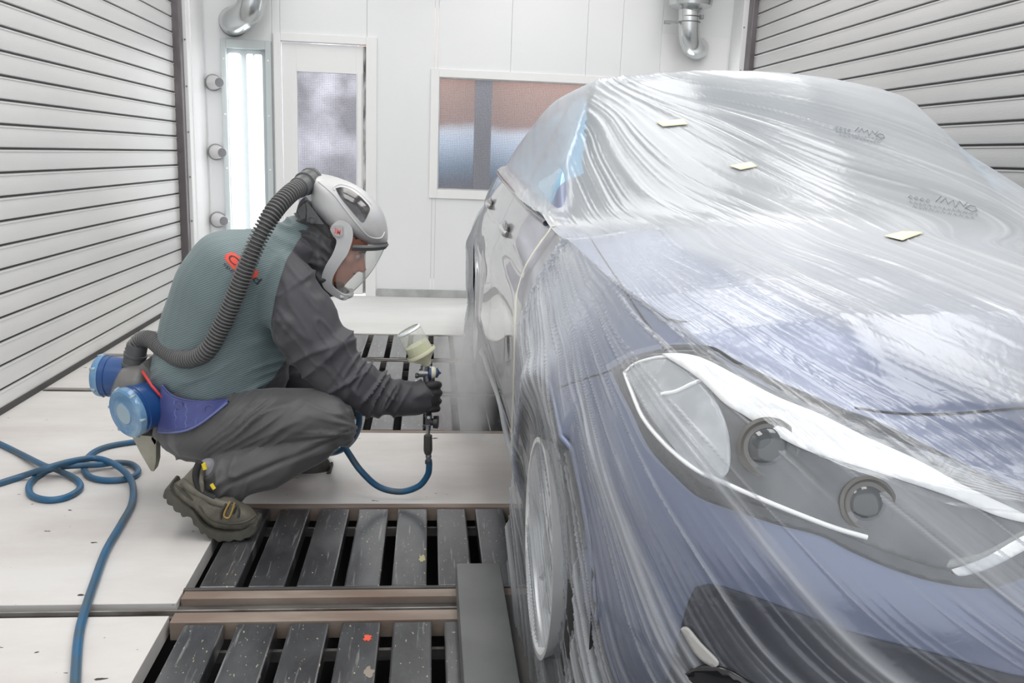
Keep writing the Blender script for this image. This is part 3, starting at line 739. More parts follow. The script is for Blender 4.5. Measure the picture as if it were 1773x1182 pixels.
# hood, glasshouse
def topmesh(name, Y0, Y1, ny, nq, q0=-1, q1=1, off=0.0, cond=None, yfun=None):
    Y = np.linspace(Y0, Y1, ny)[:, None]+np.zeros((1, nq)); q = np.linspace(q0, q1, nq)[None]+np.zeros((ny, 1))
    e = dedge(Y[:, 0])[:, None]
    if Y0 < 1.2:
        yy = Y.copy()
    d = q*e
    Z = topz(d, Y)
    lip = sstep(0.93, 1.0, np.abs(q))
    Z = Z*(1-lip)+(ztop(np.interp(Y, _c[:, 1], _s)))*lip
    V = np.stack([XC-d, Y, Z+off], -1)
    mask = None
    if cond is not None:
        c = cond(V, d); mask = c[:-1, :-1]
    return gridmesh(name, V, None, mask)
def front_patch(name, q0=-1, q1=1):
    """bonnet nose: rows run from the curved upper edge of the bumper back to Y = 1.45"""
    ns = 121; s = np.linspace(-1.02, 1.02, ns); a = np.abs(s)
    E = belt(a, np.ones_like(a)); d = (XC-E[:, 0])*np.sign(s+1e-9); Ye = E[:, 1]
    m = 26; t = np.linspace(0, 1, m)[:, None]
    Yb = 1.47
    Y = Ye[None]*(1-t)+Yb*t
    eb = float(dedge(np.array([Yb]))[0]); db = eb*np.sin(np.clip(s/1.02, -1, 1)*PI/2*0.999)*1.0
    db = eb*np.sign(s)*np.interp(a, [0, 1.02], [0, 1])
    D = d[None]*(1-t)+db[None]*t
    Zt = hood(D, Y); Ze = E[None, :, 2]
    w = sstep(0, 0.6, t)
    Z = Ze*(1-w)+Zt*w
    return gridmesh(name, np.stack([XC-D, Y, Z], -1))
# hood plus cowl
hd = topmesh('hood', 1.47, 2.34, 60, 121)
link('hood', hd, M_paint, car, True)
link('hood_nose', front_patch('hood_nose'), M_paint, car, True)
gm = topmesh('roof_shell', 2.34, 5.74, 240, 161)
# glass areas of the shell
me = gm
for m_ in (M_paint, M_glassd, M_glassb): me.materials.append(m_)
cen = np.array([p.center for p in me.polygons]); d = np.abs(XC-cen[:, 0]); Y = cen[:, 1]; z = cen[:, 2]
wide = 0.64+(1.5-z)*0.30
ws = (Y < 3.12+0.1*(d/0.6)**2) & (z > 1.0) & (d < wide-0.03)
rg = (Y > 4.45) & (Y < 5.25) & (d < 0.58)
sw = (d > 0.615+(1.45-z)*0.26) & (z > ztop(np.interp(Y, _c[:, 1], _s))+0.035) & (z < 1.44) & (Y > 2.75) & (Y < 4.75)
pil = (np.abs(Y-3.52) < 0.05)
mi = np.where(ws | rg, 1, 0); mi = np.where(sw, 2, mi); mi = np.where(sw & pil, 0, mi)
me.polygons.foreach_set('material_index', mi.astype(np.int32))
o = link('roof_shell', gm, None, car, True); tag(o, None); o['label'] = 'roof, pillars and windows'
# window trim strip along the belt line
tr = [belt(np.array([s_of_Y(y)]), np.array([1.0]))[0]+np.array([-0.004, 0, 0.006]) for y in np.linspace(2.62, 4.7, 40)]
MB().tube(tr, 0.009, 8).build('window_trim', M_gblack, car, angle=60)
# hood seam and fender seam: fine dark lines lying in the surface
def on_belt(s, v, off=0.0015): return Vector(belt(np.array([s]), np.array([v]), off)[0].tolist())
# wheels
def wheel(y, xface, side, label=None):
    """side -1: the photographed side"""
    r = empty('wheel', (xface, y, 0.03), label)
    adopt(r, car)
    c = Vector((xface, y, WZ)); ax = Vector((side, 0, 0))
    R, RR = 0.33, 0.238
    MB().lathe(c-ax*0.23, ax, [(0, RR), (0.0, R-0.03), (0.02, R-0.006), (0.05, R), (0.18, R), (0.212, R-0.008), (0.232, R-0.035), (0.236, RR+0.02), (0.228, RR), (0.1, RR-0.01)], 64, cap=False).build('tyre', M_tyre, r, angle=50)
    rim = MB().lathe(c-ax*0.2, ax, [(0.0, RR-0.01), (0.19, RR-0.012), (0.222, RR-0.002), (0.232, RR+0.003), (0.232, RR-0.008), (0.218, RR-0.02), (0.205, RR-0.024), (0.0, RR-0.03)], 64, cap=False).build('rim', M_rim, r, angle=40)
    mb = MB()
    for k in range(5):
        a0 = 2*PI*k/5+PI/2
        for da in (-0.17, 0.17):
            a = a0+da
            def pt(rad, ang, h): return c+ax*h+Vector((0, math.cos(ang)*rad, math.sin(ang)*rad))
            ws_ = [(0.05, 0.55*da, 0.0, 0.020), (0.10, 0.75*da, -0.004, 0.017), (0.16, 0.95*da, -0.008, 0.015), (0.222, 1.12*da, -0.004, 0.019)]
            rings = []
            for rad, dd, h, w in ws_:
                p = pt(rad, a0+dd, h); t = Vector((0, -math.sin(a0+dd), math.cos(a0+dd)))
                rings.append([p+t*w-ax*0.03, p+t*w*0.6+ax*0.008, p-t*w*0.6+ax*0.008, p-t*w-ax*0.03])
            mb.rings(rings)
    mb.build('spokes', M_rim, r, angle=30)
    MB().lathe(c-ax*0.03, ax, [(0, 0.062), (0.03, 0.06), (0.04, 0.045), (0.044, 0.03)], 32).build('hub', M_rim, r, angle=40)
    MB().lathe(c-ax*0.13, ax, [(0, 0.15), (0.02, 0.15)], 40).build('brake_disc', mat('brake_disc', (0.2, 0.2, 0.2), 0.4, metal=0.8), r, angle=40)
    MB().lathe(c-ax*0.17, ax, [(0, 0.2), (0.02, 0.2)], 40).build('back_plate', M_black, r, angle=40)
    return r
FW = wheel(AX_F, 0.285, -1, 'front wheel with silver five-spoke rim')
wheel(AX_R, 0.29, -1); wheel(AX_F, 2*XC-0.283, 1); wheel(AX_R, 2*XC-0.29, 1)
for ax_ in (AX_F, AX_R):
    for sd in (-1, 1):
        x0 = 0.30 if sd < 0 else 2*XC-0.30
        mb = MB(); R = ARCH+0.006
        rings = [[Vector((x0-sd*dx, ax_+R*math.cos(a), WZ+R*math.sin(a))) for a in np.linspace(-0.35, PI+0.35, 30)] for dx in (0.0, 0.32)]
        mb.rings(rings, closed=False, cap=False)
        mb.add(rings[1], [tuple(range(30))])
        mb.build('wheel_arch', M_shut, car, smooth=True)
# arch lip
mb = MB(); P = []
for a in np.linspace(-0.25, PI+0.2, 46):
    y = AX_F+ARCH*math.cos(a); z = WZ+ARCH*math.sin(a)
    s = s_of_Y(y); v = (z-0.20)/(float(ztop(np.array([s]))[0])-0.20)
    if z > 0.2: P.append(on_belt(s, v, 0.002))
mb.tube(P, 0.006, 8); mb.build('arch_lip', M_paint, car, angle=60)

# --- pieces laid on the front corner: each outline is put onto the body's own surface
bmt = bmesh.new()
for mm in (beltmesh('f', 0.0, SA-g, 0.0, 1.0, 200, 50), mirrored(beltmesh('f', 0.0, SA-g, 0.0, 1.0, 100, 30), 'x'), front_patch('x'), topmesh('h', 1.47, 2.34, 40, 81), topmesh('h', 2.34, 5.7, 80, 81), beltmesh('s', SA-g, SL, 0.0, 1.0, 90, 20, arches=False)):
    bmt.from_mesh(mm)
BT = BVHTree.FromBMesh(bmt)
def hitpx(px, py):
    v = Vector(ray(px, py)).normalized(); h = BT.ray_cast(Vector(CPOS), v)
    return (h[0], h[1] if h[1].dot(v) < 0 else -h[1]) if h[0] else (None, None)
def patch(name, poly, off, thick, m, parent, step=9.0, dense=6, smooth=True, sub=True):
    """fill an outline with a fine net that follows the body surface at height off, with its own thickness"""
    poly = np.array(poly, float)
    if dense:
        Q = catmull(list(poly)+[poly[0]], len(poly)*dense+1)[:-1]
    else: Q = poly
    x0, y0 = Q.min(0)-step; x1, y1 = Q.max(0)+step
    xs_ = np.arange(x0, x1+step, step); ys_ = np.arange(y0, y1+step, step)
    bm = bmesh.new(); vs = {}
    for i, x in enumerate(xs_):
        for j, y in enumerate(ys_): vs[i, j] = (x, y)
    P2 = np.array(list(vs.values())); sd = polydist(P2, Q)
    # snap near-boundary points to the outline
    keep = {}; pts = []
    def closest(p):
        best = None; bd = 1e9
        for k in range(len(Q)):
            a, b = Q[k], Q[(k+1) % len(Q)]; ab = b-a; t = np.clip(np.dot(p-a, ab)/max(np.dot(ab, ab), 1e-9), 0, 1); c = a+ab*t; dd = np.hypot(*(p-c))
            if dd < bd: bd, best = dd, c
        return best
    for (k, p), s_ in zip(vs.items(), sd):
        p = np.array(p)
        if abs(s_) < step*0.72: p = closest(p); keep[k] = p
        elif s_ > 0: keep[k] = p
    W = {}
    for k, p in keep.items():
        h, n = hitpx(*p)
        if h is not None: W[k] = (bm.verts.new(h+n*off), n)
    for i in range(len(xs_)-1):
        for j in range(len(ys_)-1):
            q = [(i, j), (i+1, j), (i+1, j+1), (i, j+1)]
            cc = np.mean([keep[k] for k in q if k in keep], axis=0) if any(k in keep for k in q) else None
            have = [W[k][0] for k in q if k in W]
            if len(have) >= 3 and polydist([cc], Q)[0] > 0.3:
                try: bm.faces.new(have)
                except ValueError: pass
    bmesh.ops.remove_doubles(bm, verts=bm.verts[:], dist=0.0002)
    for _ in range(2): bmesh.ops.smooth_vert(bm, verts=[v for v in bm.verts if not v.is_boundary], factor=0.5, use_axis_x=True, use_axis_y=True, use_axis_z=True)
    loose = [v for v in bm.verts if not v.link_faces]
    if loose: bmesh.ops.delete(bm, geom=loose, context='VERTS')
    bmesh.ops.recalc_face_normals(bm, faces=bm.faces[:])
    if bm.faces:
        f = bm.faces[:]; mid = sum((x.normal.dot((Vector(CPOS)-x.calc_center_median())) for x in f))
        if mid < 0: bmesh.ops.reverse_faces(bm, faces=f)
    me = bpy.data.meshes.new(name); bm.to_mesh(me); bm.free()
    if thick:
        bm = bmesh.new(); bm.from_mesh(me)
        ret = bmesh.ops.solidify(bm, geom=bm.faces[:], thickness=-thick) if False else None
        ext = bmesh.ops.extrude_face_region(bm, geom=bm.faces[:])
        nv = [e for e in ext['geom'] if isinstance(e, bmesh.types.BMVert)]
        bm.normal_update()
        for v in nv: v.co += v.normal*thick
        bm.to_mesh(me); bm.free()
    return link(name, me, m, parent, smooth)
def strokepx(name, pts, off, r, m, parent, n=60, flat=1.0):
    P = []
    for x, y in catmull(pts, n):
        h, nn = hitpx(x, y)
        if h is not None: P.append(h+nn*off)
    return MB().tube(P, r, 8).build(name, m, parent, angle=60) if len(P) > 3 else None

hl = empty('headlight', (0.5, 1.2, 0.6)); adopt(hl, car); hl['label'] = 'large swept-back headlight with white light strips'
OUT = [(1060, 639), (1105, 615), (1174, 602), (1226, 607), (1274, 634), (1337, 665), (1400, 692), (1458, 718), (1526, 744), (1579, 771), (1652, 813), (1710, 840), (1773, 872), (1850, 915), (1900, 955), (1880, 980), (1830, 992), (1773, 1000), (1710, 1018), (1631, 1010), (1552, 988), (1474, 955), (1421, 928), (1342, 907), (1263, 881), (1210, 860), (1168, 823), (1126, 776), (1095, 713), (1068, 660)]
cO = np.array(OUT).mean(0)
patch('surround', OUT, 0.001, 0.0015, M_gblack, hl)
INN = [(1078, 645), (1115, 622), (1172, 612), (1224, 618), (1270, 643), (1333, 675), (1396, 702), (1455, 728), (1522, 756), (1575, 782), (1648, 824), (1706, 850), (1768, 882), (1835, 920), (1862, 950), (1825, 972), (1770, 980), (1705, 990), (1640, 988), (1560, 965), (1480, 935), (1425, 912), (1350, 888), (1275, 862), (1220, 842), (1182, 808), (1142, 760), (1112, 708), (1085, 662)]
M_lampin = mat('lamp_inside', (0.055, 0.058, 0.06), 0.3, metal=0.2, noise=(9, (0.13, 0.13, 0.13), 0.4, 0.62))
patch('reflector_bowl', INN, 0.004, 0.001, M_lampin, hl)
M_led = mat('white_light_guide', (0.88, 0.89, 0.90), 0.25, coat=0.4)
patch('side_reflector', [(1088, 650), (1118, 628), (1160, 622), (1210, 655), (1245, 700), (1265, 760), (1262, 820), (1225, 828), (1190, 800), (1150, 750), (1115, 700)], 0.0055, 0.001, mat('side_reflector_grey', (0.42, 0.44, 0.46), 0.3, metal=0.3, noise=(11, (0.6, 0.62, 0.64), 0.4, 0.6)), hl)
patch('light_strip', [(1152, 618), (1190, 618), (1228, 628), (1290, 661), (1345, 690), (1420, 722), (1500, 762), (1580, 798), (1660, 842), (1740, 880), (1773, 897), (1773, 907), (1720, 895), (1640, 862), (1560, 835), (1500, 815), (1440, 797), (1385, 778), (1330, 748), (1290, 722), (1255, 700), (1215, 660)], 0.009, 0.003, M_led, hl)
strokepx('light_ring', [(1086, 648), (1098, 680), (1118, 725), (1155, 770), (1205, 812), (1260, 838), (1310, 860), (1370, 885), (1440, 912), (1500, 930)], 0.006, 0.004, M_led, hl)
strokepx('light_ring', [(1086, 648), (1105, 632), (1140, 622), (1170, 620)], 0.006, 0.003, M_led, hl)
strokepx('light_guide', [(1150, 685), (1175, 680), (1200, 668), (1220, 660)], 0.006, 0.004, M_led, hl)
patch('light_block', [(1643, 985), (1700, 965), (1773, 925), (1790, 935), (1773, 950), (1710, 982), (1660, 996)], 0.006, 0.003, M_led, hl, 6)
patch('clear_block', [(1640, 968), (1700, 955), (1773, 915), (1773, 925), (1700, 965), (1640, 982)], 0.005, 0.002, mat('pale_reflector', (0.35, 0.36, 0.34), 0.3), hl, 6)
def projector(px, py, r):
    h, n = hitpx(px, py)
    if h is None: return
    n = (n+Vector((0, -0.6, 0))).normalized()
    MB().lathe(h+n*0.001, n, [(0.0, r), (0.008, r*1.02), (0.010, r*0.9), (0.006, r*0.8)], 40).build('projector_ring', mat('projector_ring', (0.15, 0.145, 0.135), 0.35, metal=0.2), hl, angle=40)
    mb = MB(); ellips(mb, h+n*0.0, (r*0.75, r*0.75, r*0.35), (n.orthogonal().normalized(), n.cross(n.orthogonal().normalized()), n)); mb.build('projector_lens', mat('projector_lens', (0.06, 0.065, 0.07), 0.05, coat=1), hl, smooth=True)
projector(1330, 775, 0.045); projector(1500, 872, 0.040)
M_lens = glass('clear_lens', (1, 1, 1), 0.96, 0.04, (0.85, 0.87, 0.9))
patch('clear_cover', OUT, 0.016, 0.0, M_lens, hl, 12)
# lower intake, fog insert
patch('lower_intake', [(1205, 1016), (1240, 1012), (1330, 1040), (1473, 1092), (1620, 1130), (1747, 1166), (1850, 1190), (1850, 1290), (1130, 1290), (1150, 1200), (1172, 1120), (1190, 1050)], 0.002, 0.002, M_black, car, 10)
patch('fog_insert', [(1190, 1160), (1215, 1146), (1260, 1150), (1320, 1185), (1400, 1235), (1400, 1285), (1180, 1285)], 0.006, 0.01, M_gblack, car, 9)
patch('fog_trim', [(1186, 1082), (1198, 1080), (1222, 1108), (1250, 1138), (1240, 1146), (1212, 1126)], 0.012, 0.004, mat('pale_intake_trim', (0.45, 0.44, 0.42), 0.4), car, 5)
# shut lines
strokepx('shut_line', [(965, 672), (1005, 658), (1060, 640), (1085, 622)], 0.0, 0.0022, M_shut, car)
strokepx('shut_line', [(1155, 600), (1120, 560), (1080, 500), (1040, 440), (1005, 385)], 0.0, 0.0022, M_shut, car)
strokepx('hood_edge', [(1150, 602), (1226, 604), (1274, 630), (1337, 661), (1400, 688), (1458, 713), (1526, 738), (1650, 800), (1773, 862)], 0.002, 0.004, M_shut, car)
strokepx('shut_line', [(1480, 706), (1560, 716), (1650, 716), (1773, 706), (1850, 700)], 0.0, 0.0022, M_shut, car)
# door handles
for y, dr, lb in ((3.30, fd, 'front'), (4.22, rd, 'rear')):
    s = s_of_Y(y); v = 0.865
    P = [on_belt(s_of_Y(y-0.10), v-0.002, 0.004), on_belt(s_of_Y(y-0.08), v, 0.014), on_belt(s, v+0.004, 0.018), on_belt(s_of_Y(y+0.08), v+0.006, 0.014), on_belt(s_of_Y(y+0.10), v+0.006, 0.004)]
    MB().tube(catmull(P, 20), 0.012, 12).build('door_handle', M_door, dr, angle=60)
    c = on_belt(s, v+0.002, 0.003)
    ct = MB(); ellips(ct, c, (0.008, 0.100, 0.036)); ct.build('handle_recess', M_gblack, dr, smooth=True)
# far mirror
mb = MB(); ellips(mb, (XC+0.97, 2.62, 1.10), (0.11, 0.06, 0.07)); mb.box((XC+0.80, 2.60, 1.04), (XC+0.92, 2.65, 1.07), 0.01)
mb.build('wing_mirror', M_paint, car, angle=50)

# ================================================================ THE FILM
def film_mat(name, lo, hi, tintc=(0.64, 0.66, 0.69)):
    m = bpy.data.materials.new(name); m.use_nodes = True
    nt = m.node_tree; N = nt.nodes; L = nt.links; N.remove(N['Principled BSDF']); out = N['Material Output']
    tr = N.new('ShaderNodeBsdfTransparent'); tr.inputs[0].default_value = (0.97, 0.98, 0.99, 1)
    df = N.new('ShaderNodeBsdfDiffuse'); df.inputs[0].default_value = (*tintc, 1)
    tl = N.new('ShaderNodeBsdfTranslucent'); tl.inputs[0].default_value = (*tintc, 1)
    gl = N.new('ShaderNodeBsdfGlossy'); gl.inputs['Roughness'].default_value = 0.20; gl.inputs[0].default_value = (0.95, 0.97, 1, 1)
    m1 = N.new('ShaderNodeMixShader'); m1.inputs[0].default_value = 0.35; L.new(df.outputs[0], m1.inputs[1]); L.new(tl.outputs[0], m1.inputs[2])
    at = N.new('ShaderNodeAttribute'); at.attribute_name = 'bunch_glow'
    lw = N.new('ShaderNodeLayerWeight'); lw.inputs[0].default_value = 0.5
    pw = N.new('ShaderNodeMath'); pw.operation = 'POWER'; pw.inputs[1].default_value = 2.2; L.new(lw.outputs['Facing'], pw.inputs[0])
    a = N.new('ShaderNodeMath'); a.operation = 'MULTIPLY_ADD'; a.inputs[1].default_value = hi; a.inputs[2].default_value = lo; L.new(at.outputs['Fac'], a.inputs[0])
    b = N.new('ShaderNodeMath'); b.operation = 'MULTIPLY_ADD'; b.inputs[1].default_value = 0.42; b.use_clamp = True; L.new(pw.outputs[0], b.inputs[0]); L.new(a.outputs[0], b.inputs[2])
    m2 = N.new('ShaderNodeMixShader'); L.new(b.outputs[0], m2.inputs[0]); L.new(tr.outputs[0], m2.inputs[1]); L.new(m1.outputs[0], m2.inputs[2])
    p4 = N.new('ShaderNodeMath'); p4.operation = 'POWER'; p4.inputs[1].default_value = 3.5; fr = N.new('ShaderNodeMath'); fr.operation = 'MULTIPLY_ADD'; fr.inputs[1].default_value = 0.42; fr.inputs[2].default_value = 0.06; L.new(lw.outputs['Facing'], p4.inputs[0]); L.new(p4.outputs[0], fr.inputs[0])
    bp = N.new('ShaderNodeBump'); bp.inputs['Strength'].default_value = 0.35; bp.inputs['Distance'].default_value = 0.003
    tc = N.new('ShaderNodeTexCoord'); ns = N.new('ShaderNodeTexNoise'); ns.inputs['Scale'].default_value = 26; ns.inputs['Detail'].default_value = 4; ns.inputs['Distortion'].default_value = 1.2
    L.new(tc.outputs['Object'], ns.inputs['Vector']); L.new(ns.outputs['Fac'], bp.inputs['Height'])
    L.new(bp.outputs[0], gl.inputs['Normal']); L.new(bp.outputs[0], df.inputs['Normal'])
    m3 = N.new('ShaderNodeMixShader'); L.new(fr.outputs[0], m3.inputs[0]); L.new(m2.outputs[0], m3.inputs[1]); L.new(gl.outputs[0], m3.inputs[2])
    L.new(m3.outputs[0], out.inputs[0]); return m
M_film = film_mat('masking_film_milky', 0.03, 0.95)
M_filmc = film_mat('masking_film_clear', 0.03, 0.75)

# fold lines of the film, put onto the body's surface; between them the fold number is interpolated
LINES = [
 [(1030, 140), (1180, 150), (1350, 190), (1500, 235), (1640, 290), (1773, 345)],
 [(1050, 155), (1150, 200), (1290, 290), (1420, 350), (1560, 410), (1773, 490)],
 [(1025, 180), (1100, 270), (1250, 360), (1450, 450), (1620, 530), (1773, 600)],
 [(1012, 210), (1060, 320), (1200, 430), (1450, 560), (1620, 640), (1773, 705)],
 [(1003, 240), (1020, 340), (1080, 430), (1200, 520), (1400, 640), (1600, 735), (1773, 815)],
 [(990, 400), (1060, 480), (1180, 580), (1350, 735), (1550, 930), (1773, 1110)],
 [(978, 430), (1060, 600), (1200, 800), (1360, 1000), (1500, 1175)],
 [(970, 440), (1005, 600), (1060, 800), (1150, 1000), (1240, 1175)],
 [(955, 450), (985, 600), (1030, 850), (1060, 1000), (1100, 1160)],
 [(935, 460), (925, 560), (1010, 1150)]]
_pp, _pv = [], []
for k, ln_ in list(enumerate(LINES))+[(-1, [(1200, 138), (1350, 152), (1500, 182), (1600, 215), (1700, 262)])]:
    for x, y in catmull(ln_, 9):
        h_, n_ = hitpx(x, y)
        if h_ is not None and h_.y < 3.6: _pp.append(list(h_)); _pv.append(float(k))
_pp = np.array(_pp); _pv = np.array(_pv)
def _phi(r): return np.sqrt(r*r+0.12**2)
_K = _phi(np.linalg.norm(_pp[:, None]-_pp[None], axis=-1))+np.eye(len(_pp))*-0.06
_T = np.c_[np.ones(len(_pp)), _pp]
_A = np.block([[_K, _T], [_T.T, np.zeros((4, 4))]])
_w = np.linalg.lstsq(_A, np.r_[_pv, np.zeros(4)], rcond=None)[0]
def psi(V):
    Q = V.reshape(-1, 3); out = np.empty(len(Q))
    for i in range(0, len(Q), 40000):
        q = Q[i:i+40000]; out[i:i+40000] = _phi(np.linalg.norm(q[:, None]-_pp[None], axis=-1))@_w[:-4]+_w[-4]+q@_w[-3:]
    return out.reshape(V.shape[:-1])
FANC = np.array([0.45, 2.75, 1.15])
def strands(ps, rr, seed, n, lo, hi, wmin=0.010, wmax=0.045):
    rnd = random.Random(seed); out = np.zeros_like(ps); fine = np.zeros_like(ps)
    for i in range(n):
        c = rnd.uniform(lo, hi); w = wmin+(wmax-wmin)*rnd.random()**2.5; a = 0.35+0.65*rnd.random()
        st = rnd.uniform(-0.2, 1.1); ln = rnd.uniform(0.35, 1.4); k = rnd.uniform(0, 50); sl = rnd.uniform(-0.22, 0.22)
        m = (np.abs(ps-c) < 0.6)
        if not m.any(): continue
        P_, R_ = ps[m], rr[m]
        q = P_-c-sl*(R_-st)-0.10*(vnoise(R_*1.7+k, k)-0.5)
        ww = w*(0.6+0.8*vnoise(R_*2.3+k, 7.0))
        g = np.exp(-(q/ww)**2)*sstep(st, st+0.12, R_)*(1-sstep(st+ln*0.75, st+ln, R_))*a
        side = 0.35*np.exp(-((q-ww*2.5)/(ww*2.2))**2)*(w > 0.02)*sstep(st, st+0.12, R_)*(1-sstep(st+ln*0.75, st+ln, R_))*a
        out[m] = np.maximum(out[m], np.maximum(g, side))
    return out
def fade_dense(ps, per):
    """calm the folds where they would crowd closer than the net can carry"""
    g = np.maximum(np.abs(np.gradient(ps, axis=0)), np.abs(np.gradient(ps, axis=1)))*per
    return np.clip(1.3-g*1.6, 0, 1)
def folds(u, w, seed=0.0):
    """u across the folds (fold count), w along them; height and bunching"""
    warp = 0.9*(vnoise(u*0.30+seed, w*0.7, 1.7)-0.5)+0.18*(vnoise(u*1.1, w*1.6+seed, 9.2)-0.5)
    uu = u+warp
    a = ridge(uu*0.6, w*0.9+seed, 3.3, 5); b = ridge(uu*1.5+7, w*1.3+seed, 5.5, 6); c = ridge(uu*3.4+3, w*1.9+seed, 8.1, 5)
    g1 = sstep(0.35, 0.75, vnoise(u*0.30+5, w*1.1+seed, 4.4)); g2 = sstep(0.3, 0.7, vnoise(u*0.6+15, w*1.7+seed, 6.4))
    h = 0.55*a*g1+0.32*b*g2+0.16*c*(0.3+0.7*g1)
    return h, a*g1, b*g2, c*(0.3+0.7*g2)
# upper film: over nose, hood, windscreen, roof; a height field with the hollows bridged
NYF, NQF = 420, 460
Yf = np.concatenate([np.linspace(1.02, 3.4, 340), np.linspace(3.42, 5.6, 80)])[:, None]+np.zeros((1, NQF))
qf = np.linspace(-1, 1, NQF); qf = np.sign(qf)*(1-(1-np.abs(qf))**1.25); qf = qf[None]+np.zeros((NYF, 1))
Ef = dedge(Yf[:, 0])[:, None]+0.010
D = qf*Ef
Z = topz(D, Yf)
def blur(Z, n, it):
    for _ in range(it):
        P = np.pad(Z, ((n, n), (0, 0)), mode='edge'); Z = (P[:-2*n]+2*P[n:-n]+P[2*n:])/4
        P = np.pad(Z, ((0, 0), (n, n)), mode='edge'); Z = (P[:, :-2*n]+2*P[:, n:-n]+P[:, 2*n:])/4
    return Z
Zb = Z.copy()
for it in range(26): Zb = np.maximum(Z, blur(Zb, 4, 1)*1.0+0.0000)
lipf = sstep(0.88, 1.0, np.abs(qf)); ze = ztop(np.interp(Yf, _c[:, 1], _s))
Zb = Zb*(1-0.0*lipf)
Zb = np.where(np.abs(qf) > 0.93, np.minimum(Zb, Z+0.02), Zb)
Zb = Zb*(1-lipf)+np.minimum(Zb, ze+0.02)*lipf
# tent over the far mirror
tent = 1.19-2.2*np.hypot((D+0.86)*0.55, np.clip(Yf-2.60, -9, 0)*0.42)-np.clip(Yf-2.60, 0, 9)*0.35
Zb = np.maximum(Zb, np.where(D < -0.25, np.minimum(tent, 1.5), -9))
Xf = XC-D
# extra width towards the far mirror
Xf = Xf+np.where(D < 0, 1, 0)*0.22*np.exp(-((Yf-2.62)/0.45)**2)*sstep(0.8, 1.0, np.abs(qf))
V0 = np.stack([Xf, Yf, Zb], -1)
ps = psi(V0); rad = np.linalg.norm(V0-FANC, axis=-1)
h, f1, f2, f3 = folds(ps*6.5, rad*1.0, 2.0)
fd1, fd3 = fade_dense(ps, 6.5*1.5), fade_dense(ps, 6.5*3.4)
calm = 0.35+0.65*sstep(0.30, 0.75, vnoise(Xf*1.6+3, Yf*1.3, 2.2))
near = np.exp(-((Xf-0.50)**2+(Yf-2.75)**2)/0.45**2)
amp = (0.0085+0.008*near)*calm*fd1
Zf = Zb+0.006+h*amp+0.0014*f3*fd3
bun = 0.30+0.35*calm*(0.6*f1+0.6*f2)*fd1+0.25*f3*calm*fd3+0.35*(vnoise(ps*2.2, rad*1.6, 3)-0.5)+0.16*(vnoise(ps*26, rad*2.0, 6)-0.5)*fd3
gate = np.maximum(sstep(0.0, 0.45, 3.35-ps), sstep(2.15, 2.5, Yf))
sd = strands(ps, rad, 11, 70, -0.6, 4.6)*np.clip(fd3+0.3, 0, 1)
Zf = Zf+0.004*sd
bun = np.clip(bun+0.18, 0, 1)*(0.03+0.97*gate)+0.45*sd*(0.3+0.7*calm)*(0.5+0.5*gate)
bun = np.clip(bun, 0, 1)*(1-0.5*sstep(0.70, 0.80, np.abs(qf))*(1-sstep(0.93, 0.98, np.abs(qf)))*sstep(2.7, 2.95, Yf))
Vf = np.stack([Xf, Yf, Zf], -1)
# rows in front of the hood's straight part follow the nose outline
far_front = Yf < 1.47
maskf = np.ones((NYF-1, NQF-1), bool)
film_root = empty('masking_film', (XC, 2.6, 0.0), 'crinkled translucent masking film draped over the whole car body', 'masking film')
fme = gridmesh('cover_sheet', Vf, {'bunch_glow': bun}, maskf)
link('cover_sheet', fme, M_film, film_root, True)

